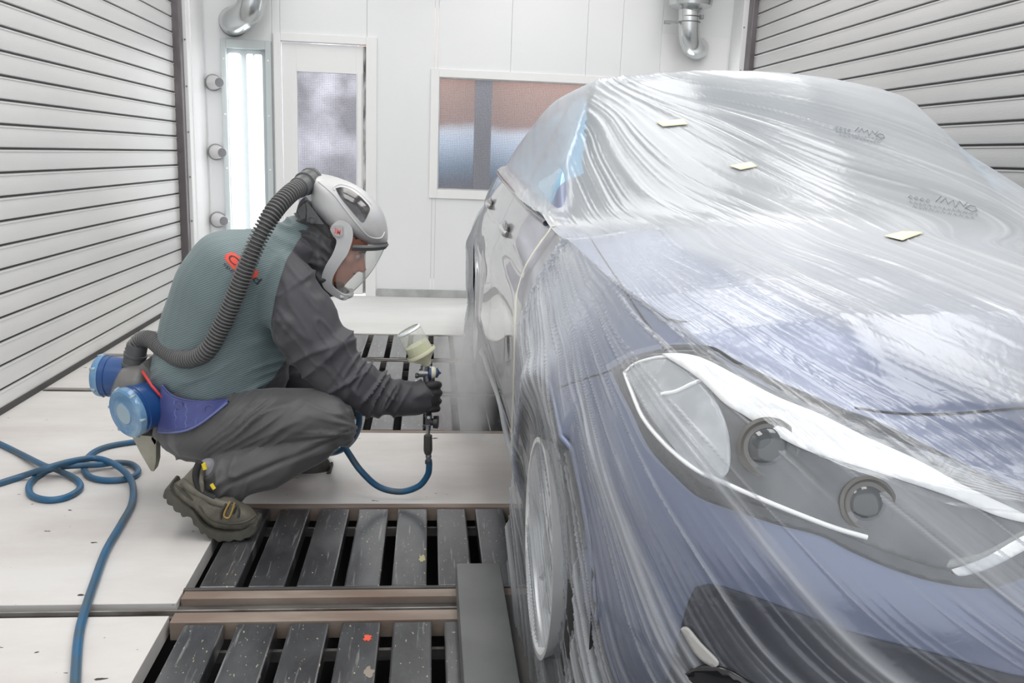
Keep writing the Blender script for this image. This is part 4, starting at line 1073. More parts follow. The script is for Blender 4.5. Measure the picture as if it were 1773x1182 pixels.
# side film: hangs from the upper edge, round the nose, over the near fender and wheel down to the floor
def curtain(name, s0, s1, ns, nz, mirror=False, floorz=0.012, m=None, seed=0.0, flareout=0.0):
    s = np.linspace(s0, s1, ns)[:, None]+np.zeros((1, nz)); t = np.linspace(0, 1, nz)[None]+np.zeros((ns, 1))
    zt = ztop(s)+0.010; z = zt+(floorz-zt)*t
    v = np.clip((z-0.20)/(ztop(s)-0.20), 0, 1)
    P, N = plan(s)
    ins = inset(s, v)
    ins = np.where(v < 0.55, np.minimum(ins, 0.004), ins)
    # over the arch the film is drawn in against the wheel
    Yp = P[..., 1]; r = np.hypot(Yp-AX_F, z-WZ)
    ins = ins+0.006*(1-sstep(ARCH-0.10, ARCH, r))*(s > 1.1)
    drop = (ztop(s)-z)
    q0 = P-N*ins[..., None]; V0 = np.stack([XC-q0[..., 0], q0[..., 1], z], -1)
    ps = psi(V0); rr = np.linalg.norm(V0-FANC, axis=-1)
    h, f1, f2, f3 = folds(ps*5.0+seed, rr*0.8, 4.0+seed)
    fd1, fd3 = fade_dense(ps, 7.5), fade_dense(ps, 17)
    grow_ = sstep(0.0, 0.25, drop)
    hang = sstep(0.45, 0.15, z)
    off = 0.008+(0.014*h*fd1+0.002*f3*fd3)*(0.35+0.65*grow_)+0.012*hang*h*fd1+flareout*(hang*0.03*(0.5+0.8*h)+0.034*sstep(0.98, 0.72, z))
    cr = np.exp(-(np.linalg.norm(V0-np.array([0.36, 2.45, 0.97]), axis=-1)/0.20)**2)
    sd = strands(ps, rr, 5+int(seed), 90, 4.0, 9.6)*np.clip(fd3+0.5, 0, 1)
    off = off+0.005*sd
    off = off+cr*0.012*ridge(ps*9, rr*30, 2.0, 2)
    q = P-N*(ins-off)[..., None]
    X = XC-q[..., 0]
    V = np.stack([X, q[..., 1], z], -1)
    bunch_glow = np.clip(0.05+0.85*np.clip(f1**1.3*1.2+f2**1.2*0.9, 0, 1)*fd1+0.40*f3**1.5*fd3+0.30*cr+0.65*sd+0.34*np.exp(-((Yp-2.10)/0.42)**2)*sstep(0.50, 0.8, z)+0.04*(1-sstep(ARCH-0.06, ARCH+0.02, r))*(s > 1.1), 0, 1)  # folds, plus a milky patch painting the upper fender's white glow
    bunch_glow = bunch_glow*(1-0.78*(1-sstep(0.26, 0.42, r))*(s > 1.1))
    me = gridmesh(name, V, {'bunch_glow': bunch_glow})
    if mirror:
        co = coords(me); co[:, 0] = 2*XC-co[:, 0]; setco(me, co)
    return link(name, me, m or M_filmc, film_root, True)
curtain('fender_sheet', 0.0, s_of_Y(2.33), 720, 360)
curtain('far_side_sheet', 0.0, SL, 260, 60, mirror=True, seed=3.0)
curtain('rear_sheet', s_of_Y(4.62), SL, 160, 120, seed=5.0, flareout=1.0, m=film_mat('masking_film_loose', 0.38, 0.5))
# loose corner of film turned up beside the wheel
cr_ = [onY(x, y, Y) for x, y, Y in [(917, 1048, 1.98), (914, 1100, 1.94), (924, 1142, 1.90), (946, 1182, 1.86)]]
mb = MB(); rows = [[p, p+Vector((0.022*k, 0.02, -0.01)), p+Vector((0.040*k, 0.035, 0.0))] for p, k in zip(catmull(cr_, 16), np.sin(np.linspace(0.0, 2.6, 16))*1.0+0.05) for p in [Vector(p)]]
mb.rings(rows, closed=False, cap=False); mb.build('film_corner', film_mat('masking_film_fold', 0.75, 0.2), film_root, smooth=True)
# folded edge strip running along the sill under the bare doors
P = []
for y in np.linspace(2.30, 4.7, 50):
    p = belt(np.array([s_of_Y(y)]), np.array([0.06]))[0]; P.append(Vector((p[0]-0.012-0.008*math.sin(y*5), y, 0.235+0.01*math.sin(y*3))))
mb = MB()
rings = []
for i, p in enumerate(P):
    w_ = 0.007+0.006*vnoise(i*0.3, 1.0)
    rings.append([p+Vector((0.012, 0, w_)), p+Vector((-0.008, 0, w_*0.4)), p+Vector((-0.004, 0, -w_)), p+Vector((0.012, 0, -w_*0.8))])
mb.rings(rings)
o = mb.build('sill_strip', film_mat('masking_film_strip', 0.45, 0.3), film_root, smooth=True)

# ================================================================ THE PERSON
PY = 2.95            # middle depth of the body
M_skin = mat('skin', (0.60, 0.25, 0.17), 0.45, noise=(16, (0.45, 0.165, 0.11), 0.42, 0.65))
M_stub = mat('hair_dark', (0.06, 0.04, 0.03), 0.7)
def cloth(name, base, dark, stripes=None):
    m = mat(name, base, 0.62, sheen=0.15, bump=(240, 0.2, 0.0008)); nt = m.node_tree; N = nt.nodes; L = nt.links; b = N['Principled BSDF']
    return m
def jacket_mat():
    m = mat('jacket_cloth', (0.2, 0.2, 0.2), 0.6, sheen=0.1); nt = m.node_tree; N = nt.nodes; L = nt.links; b = N['Principled BSDF']
    at = N.new('ShaderNodeAttribute'); at.attribute_name = 'teal'
    st = N.new('ShaderNodeAttribute'); st.attribute_name = 'rib'
    mr = N.new('ShaderNodeMapRange'); mr.inputs[1].default_value = -0.0012; mr.inputs[2].default_value = 0.0012; L.new(at.outputs['Fac'], mr.inputs[0])
    sn = N.new('ShaderNodeMath'); sn.operation = 'SINE'; ml = N.new('ShaderNodeMath'); ml.operation = 'MULTIPLY'; ml.inputs[1].default_value = 2*PI/0.0066
    L.new(st.outputs['Fac'], ml.inputs[0]); L.new(ml.outputs[0], sn.inputs[0])
    r2 = N.new('ShaderNodeMapRange'); r2.inputs[1].default_value = -0.2; r2.inputs[2].default_value = 0.9; L.new(sn.outputs[0], r2.inputs[0])
    g = N.new('ShaderNodeTexCoord'); nz = N.new('ShaderNodeTexNoise'); nz.inputs['Scale'].default_value = 5; L.new(g.outputs['Object'], nz.inputs['Vector'])
    c0 = N.new('ShaderNodeMix'); c0.data_type = 'RGBA'; c0.inputs[6].default_value = (0.165, 0.225, 0.235, 1); c0.inputs[7].default_value = (0.095, 0.130, 0.138, 1); L.new(r2.outputs[0], c0.inputs[0])
    c1 = N.new('ShaderNodeMix'); c1.data_type = 'RGBA'; c1.inputs[6].default_value = (0.066, 0.064, 0.074, 1); c1.inputs[7].default_value = (0.052, 0.050, 0.058, 1); L.new(nz.outputs['Fac'], c1.inputs[0])
    c2 = N.new('ShaderNodeMix'); c2.data_type = 'RGBA'; L.new(mr.outputs[0], c2.inputs[0]); L.new(c1.outputs[2], c2.inputs[6]); L.new(c0.outputs[2], c2.inputs[7])
    L.new(c2.outputs[2], b.inputs['Base Color'])
    bp = N.new('ShaderNodeBump'); bp.inputs['Strength'].default_value = 0.25; bp.inputs['Distance'].default_value = 0.001
    mm = N.new('ShaderNodeMath'); mm.operation = 'MULTIPLY'; L.new(sn.outputs[0], mm.inputs[0]); L.new(mr.outputs[0], mm.inputs[1]); L.new(mm.outputs[0], bp.inputs['Height']); L.new(bp.outputs[0], b.inputs['Normal'])
    return m
M_jacket = jacket_mat()
M_trous = mat('trouser_cloth', (0.078, 0.077, 0.080), 0.55, sheen=0.2, noise=(4, (0.10, 0.098, 0.10), 0.4, 0.7), bump=(300, 0.15, 0.0008))
M_boot = mat('boot_leather', (0.105, 0.098, 0.075), 0.6, noise=(20, (0.165, 0.155, 0.125), 0.4, 0.68), bump=(160, 0.3, 0.001))
M_boot2 = mat('boot_leather_dark', (0.05, 0.048, 0.042), 0.55, noise=(14, (0.075, 0.072, 0.064), 0.4, 0.68))
M_sole = mat('boot_sole', (0.058, 0.056, 0.045), 0.75, noise=(18, (0.095, 0.092, 0.076), 0.4, 0.7))
M_glove = mat('black_glove', (0.018, 0.018, 0.019), 0.65, bump=(200, 0.3, 0.001))
M_lace = mat('ochre_lace', (0.42, 0.27, 0.08), 0.7)
M_sock = mat('grey_sock', (0.25, 0.25, 0.27), 0.9, bump=(300, 0.5, 0.001))
M_yel = mat('yellow_trim', (0.80, 0.62, 0.04), 0.6)

def wrinkle(me, fn, amp):
    co = coords(me); n = normals(me); px = toPX(co)
    h = fn(co, px); setco(me, co+n*(h*amp)[:, None])

# --- body: one continuous skin from head to ankles, mostly inside the clothes
hu = (onY(645, 388, PY)-onY(597, 495, PY)).normalized(); hf = Vector((hu.z, 0, -hu.x)); hs = Vector((0, 1, 0))
hc = onY(600, 432, PY)+hf*(-0.035)
mb = MB()
ellips(mb, hc+hu*0.035, (0.096, 0.075, 0.105), (hf, hs, hu))
ellips(mb, hc-hu*0.055+hf*0.022, (0.068, 0.058, 0.075), (hf, hs, hu))
ellips(mb, hc-hu*0.105+hf*0.052, (0.030, 0.028, 0.026), (hf, hs, hu))            # chin
ellips(mb, hc-hu*0.072+hf*0.076, (0.018, 0.026, 0.011), (hf, hs, hu))            # lips
ellips(mb, hc-hu*0.086+hf*0.073, (0.016, 0.023, 0.010), (hf, hs, hu))
ellips(mb, hc+hu*0.018+hf*0.078, (0.020, 0.058, 0.014), (hf, hs, hu))            # brow
for sy in (-1, 1):
    ellips(mb, hc-hu*0.022+hf*0.055+hs*(0.042*sy), (0.026, 0.022, 0.022), (hf, hs, hu))   # cheek
    ellips(mb, hc-hu*0.02-hf*0.01+hs*(0.069*sy), (0.018, 0.007, 0.026), (hf, hs, hu))     # ear
    ellips(mb, hc-hu*0.052+hf*0.092+hs*(0.011*sy), (0.010, 0.008, 0.008), (hf, hs, hu))   # nostril
mb.tube([hc+hu*0.012+hf*0.084, hc-hu*0.015+hf*0.096, hc-hu*0.040+hf*0.112, hc-hu*0.050+hf*0.110], 0.01, 12, rad=[0.010, 0.012, 0.014, 0.011])
mb.tube([hc-hu*0.05-hf*0.02, onY(545, 440, PY), onY(500, 430, PY)], 0.06, 20)                       # neck
loft(mb, [(335, 740, 400, 770, PY, .13), (320, 660, 440, 690, PY, .14), (330, 560, 455, 590, PY, .14), (370, 470, 465, 530, PY, .16), (420, 430, 495, 490, PY, .17), (480, 410, 520, 460, PY, .08)])
def limb(pts, rads): mb.tube(catmull([onY(*p) for p in pts], 24), 0.05, 16, rad=list(np.interp(np.linspace(0, len(pts)-1, 24), range(len(pts)), rads)))
limb([(495, 490, 2.82), (520, 560, 2.76), (590, 655, 2.76), (650, 680, 2.80), (722, 692, 2.84)], [.05, .05, .042, .036, .026])
limb([(495, 490, 3.10), (500, 560, 3.16), (505, 660, 3.12), (560, 690, 3.02)], [.05, .05, .042, .03])
limb([(345, 735, 2.86), (450, 728, 2.78), (575, 722, 2.74)], [.075, .075, .055])
limb([(575, 722, 2.74), (500, 780, 2.74), (395, 828, 2.72), (372, 850, 2.70)], [.052, .055, .036, .034])
limb([(345, 735, 3.04), (450, 720, 3.10), (560, 712, 3.15)], [.075, .075, .055])
limb([(560, 712, 3.15), (500, 765, 3.15), (450, 812, 3.15)], [.052, .05, .036])
bme = voxel(mb, 0.008, 3)
person = link('person', bme, [M_skin, M_stub], None, True)
tag(person, 'person crouching in grey paint overalls and boots, head bent forward, holding a spray gun', 'person')
# stubble along the jaw, eyes
co = coords(bme)+np.array(person.location)
cenp = np.array([p.center for p in bme.polygons])+np.array(person.location)
rel = cenp-np.array(hc); u_ = rel@np.array(hu); f_ = rel@np.array(hf)
st = (u_ < -0.062+0.25*(0.07-f_)*0) & (u_ > -0.15) & (f_ > -0.03) & ((u_ < -0.095) | (f_ < 0.062)) & (u_ < -0.058-0.35*np.clip(f_-0.04, 0, 1))
hair = (u_ > 0.055) & (np.linalg.norm(rel, axis=1) < 0.2)
bme.polygons.foreach_set('material_index', (hair).astype(np.int32))
for sy in (-1, 1):
    e = MB(); ellips(e, hc+hu*0.0+hf*0.075+hs*(0.031*sy), (0.012, 0.013, 0.011), (hf, hs, hu)); e.build('eye', mat('eye_white', (0.5, 0.45, 0.42), 0.2), person, True)
    e = MB(); e.tube([hc+hu*0.018+hf*0.093+hs*(0.014*sy), hc+hu*0.024+hf*0.094+hs*(0.034*sy), hc+hu*0.016+hf*0.080+hs*(0.053*sy)], 0.004, 8); e.build('eyebrow', M_stub, person, True)
e = MB(); ellips(e, hc-hu*0.112+hf*0.052, (0.026, 0.034, 0.022), (hf, hs, hu)); ellips(e, hc-hu*0.062+hf*0.086, (0.010, 0.022, 0.005), (hf, hs, hu)); e.build('beard', mat('stubble', (0.16, 0.08, 0.055), 0.9), person, True)

# --- jacket
mb = MB()
loft(mb, [(266, 652, 478, 700, PY, .175), (264, 625, 492, 672, PY, .185), (274, 575, 500, 632, PY, .19), (290, 522, 500, 595, PY, .20), (308, 470, 498, 560, PY, .215),
          (336, 425, 505, 530, PY, .225), (376, 402, 512, 505, PY, .225), (425, 397, 520, 490, PY, .20), (470, 392, 535, 482, PY, .15), (503, 382, 556, 470, PY, .105), (528, 372, 575, 455, PY, .085)], n=30)
loft(mb, [(470, 432, 440, 560, 2.84, .09), (510, 440, 468, 572, 2.80, .085), (552, 490, 484, 600, 2.77, .078), (590, 560, 520, 640, 2.76, .070), (618, 612, 560, 682, 2.76, .062),
          (652, 640, 612, 706, 2.77, .055), (676, 655, 660, 716, 2.80, .050), (708, 664, 700, 718, 2.82, .046), (738, 668, 732, 716, 2.84, .044)], n=24)
loft(mb, [(470, 440, 445, 560, 3.06, .09), (500, 470, 455, 580, 3.12, .085), (510, 540, 460, 620, 3.16, .075), (520, 610, 468, 660, 3.14, .065), (560, 660, 530, 715, 3.06, .055), (600, 690, 590, 725, 3.0, .04)], n=20)
jme = voxel(mb, 0.006, 4)
co = coords(jme); px = toPX(co)
tealpoly = [(520, 356), (532, 392), (512, 420), (500, 446), (486, 500), (474, 556), (478, 596), (496, 618), (470, 660), (440, 690), (430, 720), (200, 720), (200, 340)]
tealw = np.array([[onY(x, y, 2.80).x, onY(x, y, 2.80).z] for x, y in tealpoly])
def jwr(c, p):
    # crumples: creases pulling across the elbow and upper arm, and down the flank
    x, y = p[:, 0], p[:, 1]
    arm = sstep(-6, 10, polydist(p, [(500, 430), (560, 470), (640, 600), (760, 660), (740, 740), (600, 715), (520, 650), (470, 590), (478, 500)]))
    al = (x*0.70+y*0.71)/100; ac = (-x*0.71+y*0.70)/100
    a1 = ridge(al*3.6+0.8*ac, ac*1.2, 1.0, 4)*sstep(0.3, 0.6, vnoise(al*1.2, ac*2.0, 5.0))
    a2 = ridge(al*7.5-1.5*ac, ac*1.6, 4.0, 4)*np.exp(-((x-650)/45.)**2)
    a3 = ridge(ac*7-0.9*al, al*1.6, 7.0, 4)*0.6
    body = (1-arm)
    fl = ridge((y*0.9+x*0.35)/16, (x-y)/90, 3.0, 3)*np.exp(-((x-480)/40.)**2-((y-610)/45.)**2)
    nk = ridge((x*0.55-y*0.83)/13, (x+y)/80, 6.0, 3)*np.exp(-((x-520)/40.)**2-((y-400)/40.)**2)
    hem = ridge((x*0.5+y*0.85)/20, (x-y)/130, 2.0, 3)*sstep(600, 680, y)
    br = (vnoise(x/45, y/60, 2.2)-0.5)*1.2
    return arm*(0.012*(0.8*a1+a2)+0.006*a3)+body*(0.010*fl+0.014*nk+0.007*hem)+body*0.006*br
wrinkle(jme, jwr, 1.7)
co = coords(jme)
sd = polydist(co[:, [0, 2]], tealw)
at = jme.attributes.new('teal', 'FLOAT', 'POINT'); at.data.foreach_set('value', sd.astype(np.float32))
rib = co[:, 2]*0.93-co[:, 0]*0.36+co[:, 1]*0.15
at = jme.attributes.new('rib', 'FLOAT', 'POINT'); at.data.foreach_set('value', rib.astype(np.float32))
jo = link('jacket', jme, M_jacket, person, True); jo['label'] = 'teal-grey ribbed jacket with dark grey sleeves'
jbm = bmesh.new(); jbm.from_mesh(jme); bmesh.ops.translate(jbm, verts=jbm.verts[:], vec=Vector(jo.location)+Vector(person.location)); JT = BVHTree.FromBMesh(jbm)
def onjacket(px, py, lift):
    v = Vector(ray(px, py)).normalized(); h = JT.ray_cast(Vector(CPOS), v)
    if h[0] is None: return None
    return h[0]+Vector((0, -1, 0.15)).normalized()*lift
def jpatch(name, poly, lift, m, parent):
    pts = [onjacket(x, y, lift) for x, y in poly]; pts = [p for p in pts if p is not None]
    if len(pts) < 3: return
    c = sum(pts, Vector())/len(pts); n = len(pts)
    return MB().add(pts+[c], [(i, (i+1) % n, n) for i in range(n)]).build(name, m, parent)
# back print: red badge, slanting, half under the hose
M_red = mat('red_print', (0.75, 0.075, 0.045), 0.6); M_dk = mat('dark_print', (0.03, 0.03, 0.035), 0.6)
def jgrid(name, o, ux, uy, nu, nv, lift, m, r=0.12):
    """a rounded label lying on the jacket: o corner, ux, uy edge vectors in pixels"""
    V = []; F = []; idx = {}
    for i in range(nu+1):
        for j in range(nv+1):
            a, b = i/nu, j/nv
            p = onjacket(o[0]+ux[0]*a+uy[0]*b, o[1]+ux[1]*a+uy[1]*b, lift)
            if p is not None: idx[i, j] = len(V); V.append(p)
    for i in range(nu):
        for j in range(nv):
            q = [(i, j), (i+1, j), (i+1, j+1), (i, j+1)]
            if any((i in (0, nu-1)) and (j in (0, nv-1)) for _ in (0,)): continue
            if all(k in idx for k in q): F.append([idx[k] for k in q])
    return MB().add(V, F).build(name, m, parent=person, smooth=True)
jgrid('back_badge', (386, 444), (30, 36), (18, -10), 14, 6, 0.002, M_red)
jgrid('back_badge', (387+8, 443+8), (42, 34), (14, -12), 14, 6, 0.0022, M_red)
def text_on(name, s, o, ux, uy, lift, m, size=1.0):
    cu = bpy.data.curves.new('txt', 'FONT'); cu.body = s; cu.size = 1.0; cu.resolution_u = 3
    ob = bpy.data.objects.new('txt', cu); COL.objects.link(ob)
    dg = bpy.context.evaluated_depsgraph_get(); dg.update()
    me = bpy.data.meshes.new_from_object(ob.evaluated_get(dg)); bpy.data.objects.remove(ob)
    co = coords(me); w = max(co[:, 0].max(), 1e-3)
    out = []
    for c in co:
        a, b = c[0]/w, c[1]/0.72
        p = onjacket(o[0]+ux[0]*a+uy[0]*b, o[1]+ux[1]*a+uy[1]*b, lift)
        out.append(p if p is not None else Vector(onY(o[0], o[1], 2.7)))
    setco(me, np.array([list(p) for p in out]))
    return link(name, me, m, person)
text_on('badge_lettering', 'Colad', (392, 447), (54, 46), (9, -10), 0.0035, M_dk)
text_on('back_lettering', 'spraying', (386, 457), (44, 42), (4, -5), 0.003, M_dk)

# --- trousers
mb = MB()
loft(mb, [(268, 640, 455, 680, PY, .165), (265, 690, 450, 700, PY, .18), (275, 745, 440, 720, PY, .185), (312, 782, 430, 700, PY, .175), (350, 795, 430, 690, PY, .16)], n=28)
loft(mb, [(318, 690, 318, 786, 2.84, .10), (400, 682, 385, 796, 2.80, .115), (470, 672, 450, 782, 2.76, .105), (535, 674, 520, 770, 2.73, .092), (585, 684, 570, 768, 2.72, .08), (608, 715, 596, 770, 2.72, .062)], n=26)
loft(mb, [(604, 700, 578, 776, 2.72, .064), (565, 722, 552, 793, 2.72, .076), (510, 740, 505, 818, 2.72, .078), (455, 760, 450, 848, 2.71, .074), (405, 778, 400, 864, 2.70, .068), (364, 798, 372, 866, 2.69, .064)], n=24)
loft(mb, [(330, 690, 340, 780, 3.06, .10), (420, 680, 410, 780, 3.12, .11), (500, 675, 490, 765, 3.16, .10), (570, 690, 565, 760, 3.18, .08)], n=24)
loft(mb, [(585, 700, 555, 775, 3.18, .07), (535, 730, 515, 792, 3.18, .070), (485, 755, 470, 815, 3.17, .066), (450, 775, 445, 828, 3.16, .056)], n=22)
tme = voxel(mb, 0.006, 4)
def twr(c, p):
    x, y = p[:, 0], p[:, 1]
    # folds fan out of the hip and the back of the knee
    a1 = np.arctan2(y-860, x-250); r1 = np.hypot(x-250, y-860)/100
    f1 = ridge(a1*16, r1*0.9, 1.0, 3)*np.exp(-((x-420)/85.)**2-((y-715)/60.)**2)
    f1b = ridge((x*0.55+y*0.83)/11+0.01*(x-400), (x-y)/150, 8.0, 3)*np.exp(-((x-440)/60.)**2-((y-730)/45.)**2)
    a2 = np.arctan2(y-745, x-640); r2 = np.hypot(x-640, y-745)/100
    f2 = ridge(a2*9, r2*1.1, 5.0, 3)*np.exp(-((x-575)/60.)**2-((y-735)/45.)**2)
    al = (x*0.86-y*0.5)/100; ac = (x*0.5+y*0.86)/100
    f3 = ridge(ac*6.5+0.5*al, al*1.3, 2.0, 3)*sstep(0.3, 0.6, vnoise(al*2, ac*3, 3.0))*sstep(760, 800, y)
    f4 = ridge((x*0.9+y*0.3)/17, y/40, 3.0, 3)*np.exp(-((x-385)/40.)**2-((y-840)/40.)**2)
    cr = -np.exp(-((y-(862-(x-340)*0.42))/5.0)**2)*sstep(380, 430, x)*(1-sstep(585, 600, x))*(y < 850)
    return 0.010*f1b+0.008*f1+0.0075*f2+0.009*f3+0.010*f4+0.006*cr+0.006*(vnoise(x/55, y/35, 9.)-.5)
wrinkle(tme, twr, 1.7)
to = link('trousers', tme, M_trous, person, True)

# --- boots
def boot(P, w, Y, dark=False, sole=True, lab=None):
    mb = MB(); puff(mb, P['upper'], Y, w, P.get('c'), p=0.7); me = voxel(mb, 0.006, 3)
    def bw(c, p): return 0.0035*ridge(p[:, 0]/17+p[:, 1]/30, p[:, 1]/30, 2.0, 3)
    wrinkle(me, bw, 1.0)
    o = link('boot', me, M_boot2 if dark else M_boot, person, True)
    if lab: o['label'] = lab
    so = P['sole']; n = len(so)//2
    A = so
    pts = catmull(A+[A[0]], 90)[:-1]
    m2 = MB(); rings = []
    for yy, k in ((-w*1.06, 0.96), (-w*0.98, 1.0), (w*0.98, 1.0), (w*1.06, 0.96)):
        c = np.mean(pts, 0); rings.append([onY(*(c+(q-c)*k), Y)+Vector((0, yy, 0)) for q in pts])
    m2.rings(rings)
    sme = m2.mesh('sole')
    link('boot_sole', sme, M_sole, o, False)
    return o
NB = dict(upper=[(316, 828), (343, 800), (354, 808), (352, 845), (372, 862), (398, 864), (415, 872), (430, 880), (441, 888), (447, 902), (440, 912), (415, 916), (390, 914), (368, 908), (350, 892), (335, 876), (318, 866), (302, 852), (297, 840)],
          sole=[(293, 838), (300, 832), (306, 845), (325, 862), (340, 873), (356, 895), (372, 906), (395, 912), (425, 909), (446, 898), (449, 908), (441, 918), (430, 921), (424, 925), (412, 923), (405, 927), (394, 925), (386, 927), (377, 921), (370, 922), (362, 912), (355, 913), (350, 902), (342, 897), (339, 886), (332, 882), (322, 883), (319, 876), (309, 873), (306, 864), (297, 861), (296, 852), (290, 850)])
b1 = boot(NB, 0.048, 2.615, lab='olive brown work boot with raised heel')
FB = dict(upper=[(432, 842), (450, 815), (500, 800), (530, 795), (556, 790), (570, 800), (572, 812), (560, 826), (520, 832), (480, 838), (450, 846)],
          sole=[(430, 846), (470, 838), (520, 830), (560, 822), (573, 806), (574, 818), (562, 830), (530, 836), (480, 842), (440, 850)])
b2 = boot(FB, 0.045, 3.20, dark=True, lab='dark boot of the far foot, flat on the floor')
# collar, sock and laces of the near boot
def tubepx(name, pts, Y, r, m, parent, n=30, dy=0.0):
    P = [onY(x, y, Y+dy*(i/(max(len(pts)-1, 1)))) for i, (x, y) in enumerate(catmull(pts, n))]
    return MB().tube(P, r, 8).build(name, m, parent, angle=60)
mb = MB(); loft(mb, [(345, 803, 372, 800, 2.662, .036), (350, 835, 384, 826, 2.662, .037), (356, 852, 388, 850, 2.662, .037)]); mb.build('sock', M_sock, person, True)
tubepx('boot_collar', [(346, 799), (339, 818), (342, 838), (353, 853), (372, 862)], 2.580, 0.011, mat('boot_collar_black', (0.022, 0.022, 0.022), 0.7), b1)
tubepx('boot_seam', [(303, 838), (325, 858), (343, 872), (358, 892), (374, 902), (398, 906), (425, 903), (443, 892)], 2.570, 0.004, M_sole, b1)
tubepx('boot_strap', [(315, 833), (340, 852), (372, 868), (398, 874)], 2.576, 0.012, M_boot, b1)
tubepx('toe_cap_seam', [(412, 874), (404, 890), (405, 906)], 2.573, 0.004, M_sole, b1)
tubepx('pull_tab', [(352, 802), (355, 812)], 2.576, 0.007, M_yel, b1); tubepx('yellow_tab', [(366, 838), (371, 846)], 2.574, 0.006, M_yel, b1)
tubepx('lace_loop', [(399, 868), (392, 880), (388, 893), (396, 896), (402, 884), (406, 870)], 2.560, 0.003, M_lace, b1)
tubepx('lace', [(398, 868), (408, 872), (414, 884), (412, 896)], 2.563, 0.004, M_boot2, b1); tubepx('lace', [(392, 872), (384, 884), (382, 898)], 2.563, 0.004, M_boot2, b1)

# --- gloved right hand closed round the gun's grip
GYH = 2.845
def G(px, py, dy=0.0): return onY(px, py, GYH+dy)
mb = MB()
ellips(mb, G(741, 688, -0.018), (0.040, 0.024, 0.053))
mb.tube([G(715, 692, -0.005), G(728, 690, -0.012), G(738, 688, -0.016)], 0.03, 16, rad=[0.026, 0.028, 0.030])
FG = [(666, 0), (680, 1), (694, 0), (707, -2)]
for i, (fy, dx) in enumerate(FG):
    r = 0.0128-0.0004*i
    mb.tube(catmull([G(738, fy+2, -0.026), G(752+dx, fy, -0.024), G(759+dx, fy, -0.006), G(757+dx, fy+1, 0.014), G(748, fy+2, 0.026), G(739, fy+3, 0.028)], 22), r, 12, rad=list(np.interp(np.linspace(0, 5, 22), range(6), [r*1.1, r*1.1, r, r, r*.95, r*.7])))
mb.tube(catmull([G(730, 676, -0.010), G(734, 668, 0.008), G(742, 662, 0.024), G(749, 661, 0.030)], 16), 0.012, 12, rad=list(np.linspace(0.016, 0.009, 16)))   # thumb
gme = voxel(mb, 0.0036, 1)
go = link('glove', gme, M_glove, person, True); go['label'] = 'black glove gripping the gun'
mb = MB(); mb.tube([G(714, 693, -0.004), G(730, 690, -0.008)], 0.03, 20, rad=[0.034, 0.036]); mb.build('sleeve_cuff', M_trous, person, True)
# far hand resting behind the knee
mb = MB(); ellips(mb, onY(604, 705, 3.0), (0.04, 0.02, 0.03))
for i in range(4): mb.tube([onY(606, 696+6*i, 3.0), onY(612, 700+6*i, 2.99), onY(614, 708+6*i, 2.985)], 0.008, 10)
mb.tube([onY(600, 698, 2.99), onY(606, 690, 2.98), onY(612, 692, 2.97)], 0.009, 10)
link('glove', voxel(mb, 0.004, 1), M_glove, person, True)

# ================================================================ HELMET, FILTER UNIT, HOSES, GUN
M_shell = mat('helmet_shell_grey', (0.54, 0.54, 0.545), 0.32, noise=(7, (0.43, 0.425, 0.43), 0.42, 0.68))
M_fr = mat('helmet_frame_grey', (0.57, 0.57, 0.575), 0.35, noise=(9, (0.46, 0.46, 0.46), 0.42, 0.68))
M_dkg = mat('dark_grey_plastic', (0.085, 0.088, 0.09), 0.45)
M_hood = mat('hood_cloth', (0.055, 0.055, 0.058), 0.6, sheen=0.2)
M_win = mat('helmet_window_dark', (0.035, 0.032, 0.034), 0.12, coat=0.6, noise=(22, (0.12, 0.12, 0.125), 0.5, 0.66))
M_visor = glass('clear_visor', (0.97, 0.98, 0.97), 0.84, 0.06, (0.8, 0.82, 0.8))
def Z1(x, y): return (440+x*0.2538, 260+y*0.2538)
hel = empty('respirator_helmet', onY(600, 500, PY), 'grey respirator helmet with dark side opening and clear visor on the bent head', 'helmet')
shell = [Z1(*p) for p in [(385, 172), (430, 159), (520, 172), (620, 205), (700, 243), (780, 300), (845, 370), (890, 450), (911, 540), (908, 625), (870, 648), (800, 640), (730, 610), (690, 590), (640, 560), (560, 545), (500, 505), (440, 445), (400, 380), (386, 290)]]
mb = MB(); puff(mb, shell, PY, 0.120, Z1(640, 400), n=16, p=0.62)
sme = voxel(mb, 0.006, 3)
so = link('helmet_shell', sme, M_shell, hel, True)
sb = bmesh.new(); sb.from_mesh(sme); bmesh.ops.translate(sb, verts=sb.verts[:], vec=Vector(so.location)+Vector(hel.location)); ST = BVHTree.FromBMesh(sb)
def onshell(px, py, lift, far=False):
    v = Vector(ray(px, py)).normalized(); h = ST.ray_cast(Vector(CPOS), v)
    return None if h[0] is None else h[0]+(h[1] if h[1].dot(v) < 0 else -h[1])*lift
def shellpatch(name, poly, lift, m, parent, mirror=True):
    Q = catmull(list(poly)+[poly[0]], 61)[:-1]; c = Q.mean(0); rings = []
    for k in (1.0, 0.8, 0.6, 0.4, 0.2, 0.02):
        rings.append([onshell(*(c+(q-c)*k), lift) or onY(*(c+(q-c)*k), PY-0.1) for q in Q])
    mb = MB(); mb.rings(rings, True, False); a = mb.build(name, m, parent, True)
    if mirror:
        mb2 = MB(); mb2.rings([[Vector((p.x, 2*PY-p.y, p.z)) for p in r] for r in rings], True, False); mb2.build(name, m, parent, True)
    return a
shellpatch('side_opening', [Z1(*p) for p in [(555, 262), (590, 254), (640, 262), (700, 300), (750, 345), (787, 395), (775, 440), (742, 492), (700, 455), (640, 385), (590, 325)]], 0.0015, M_win, hel)
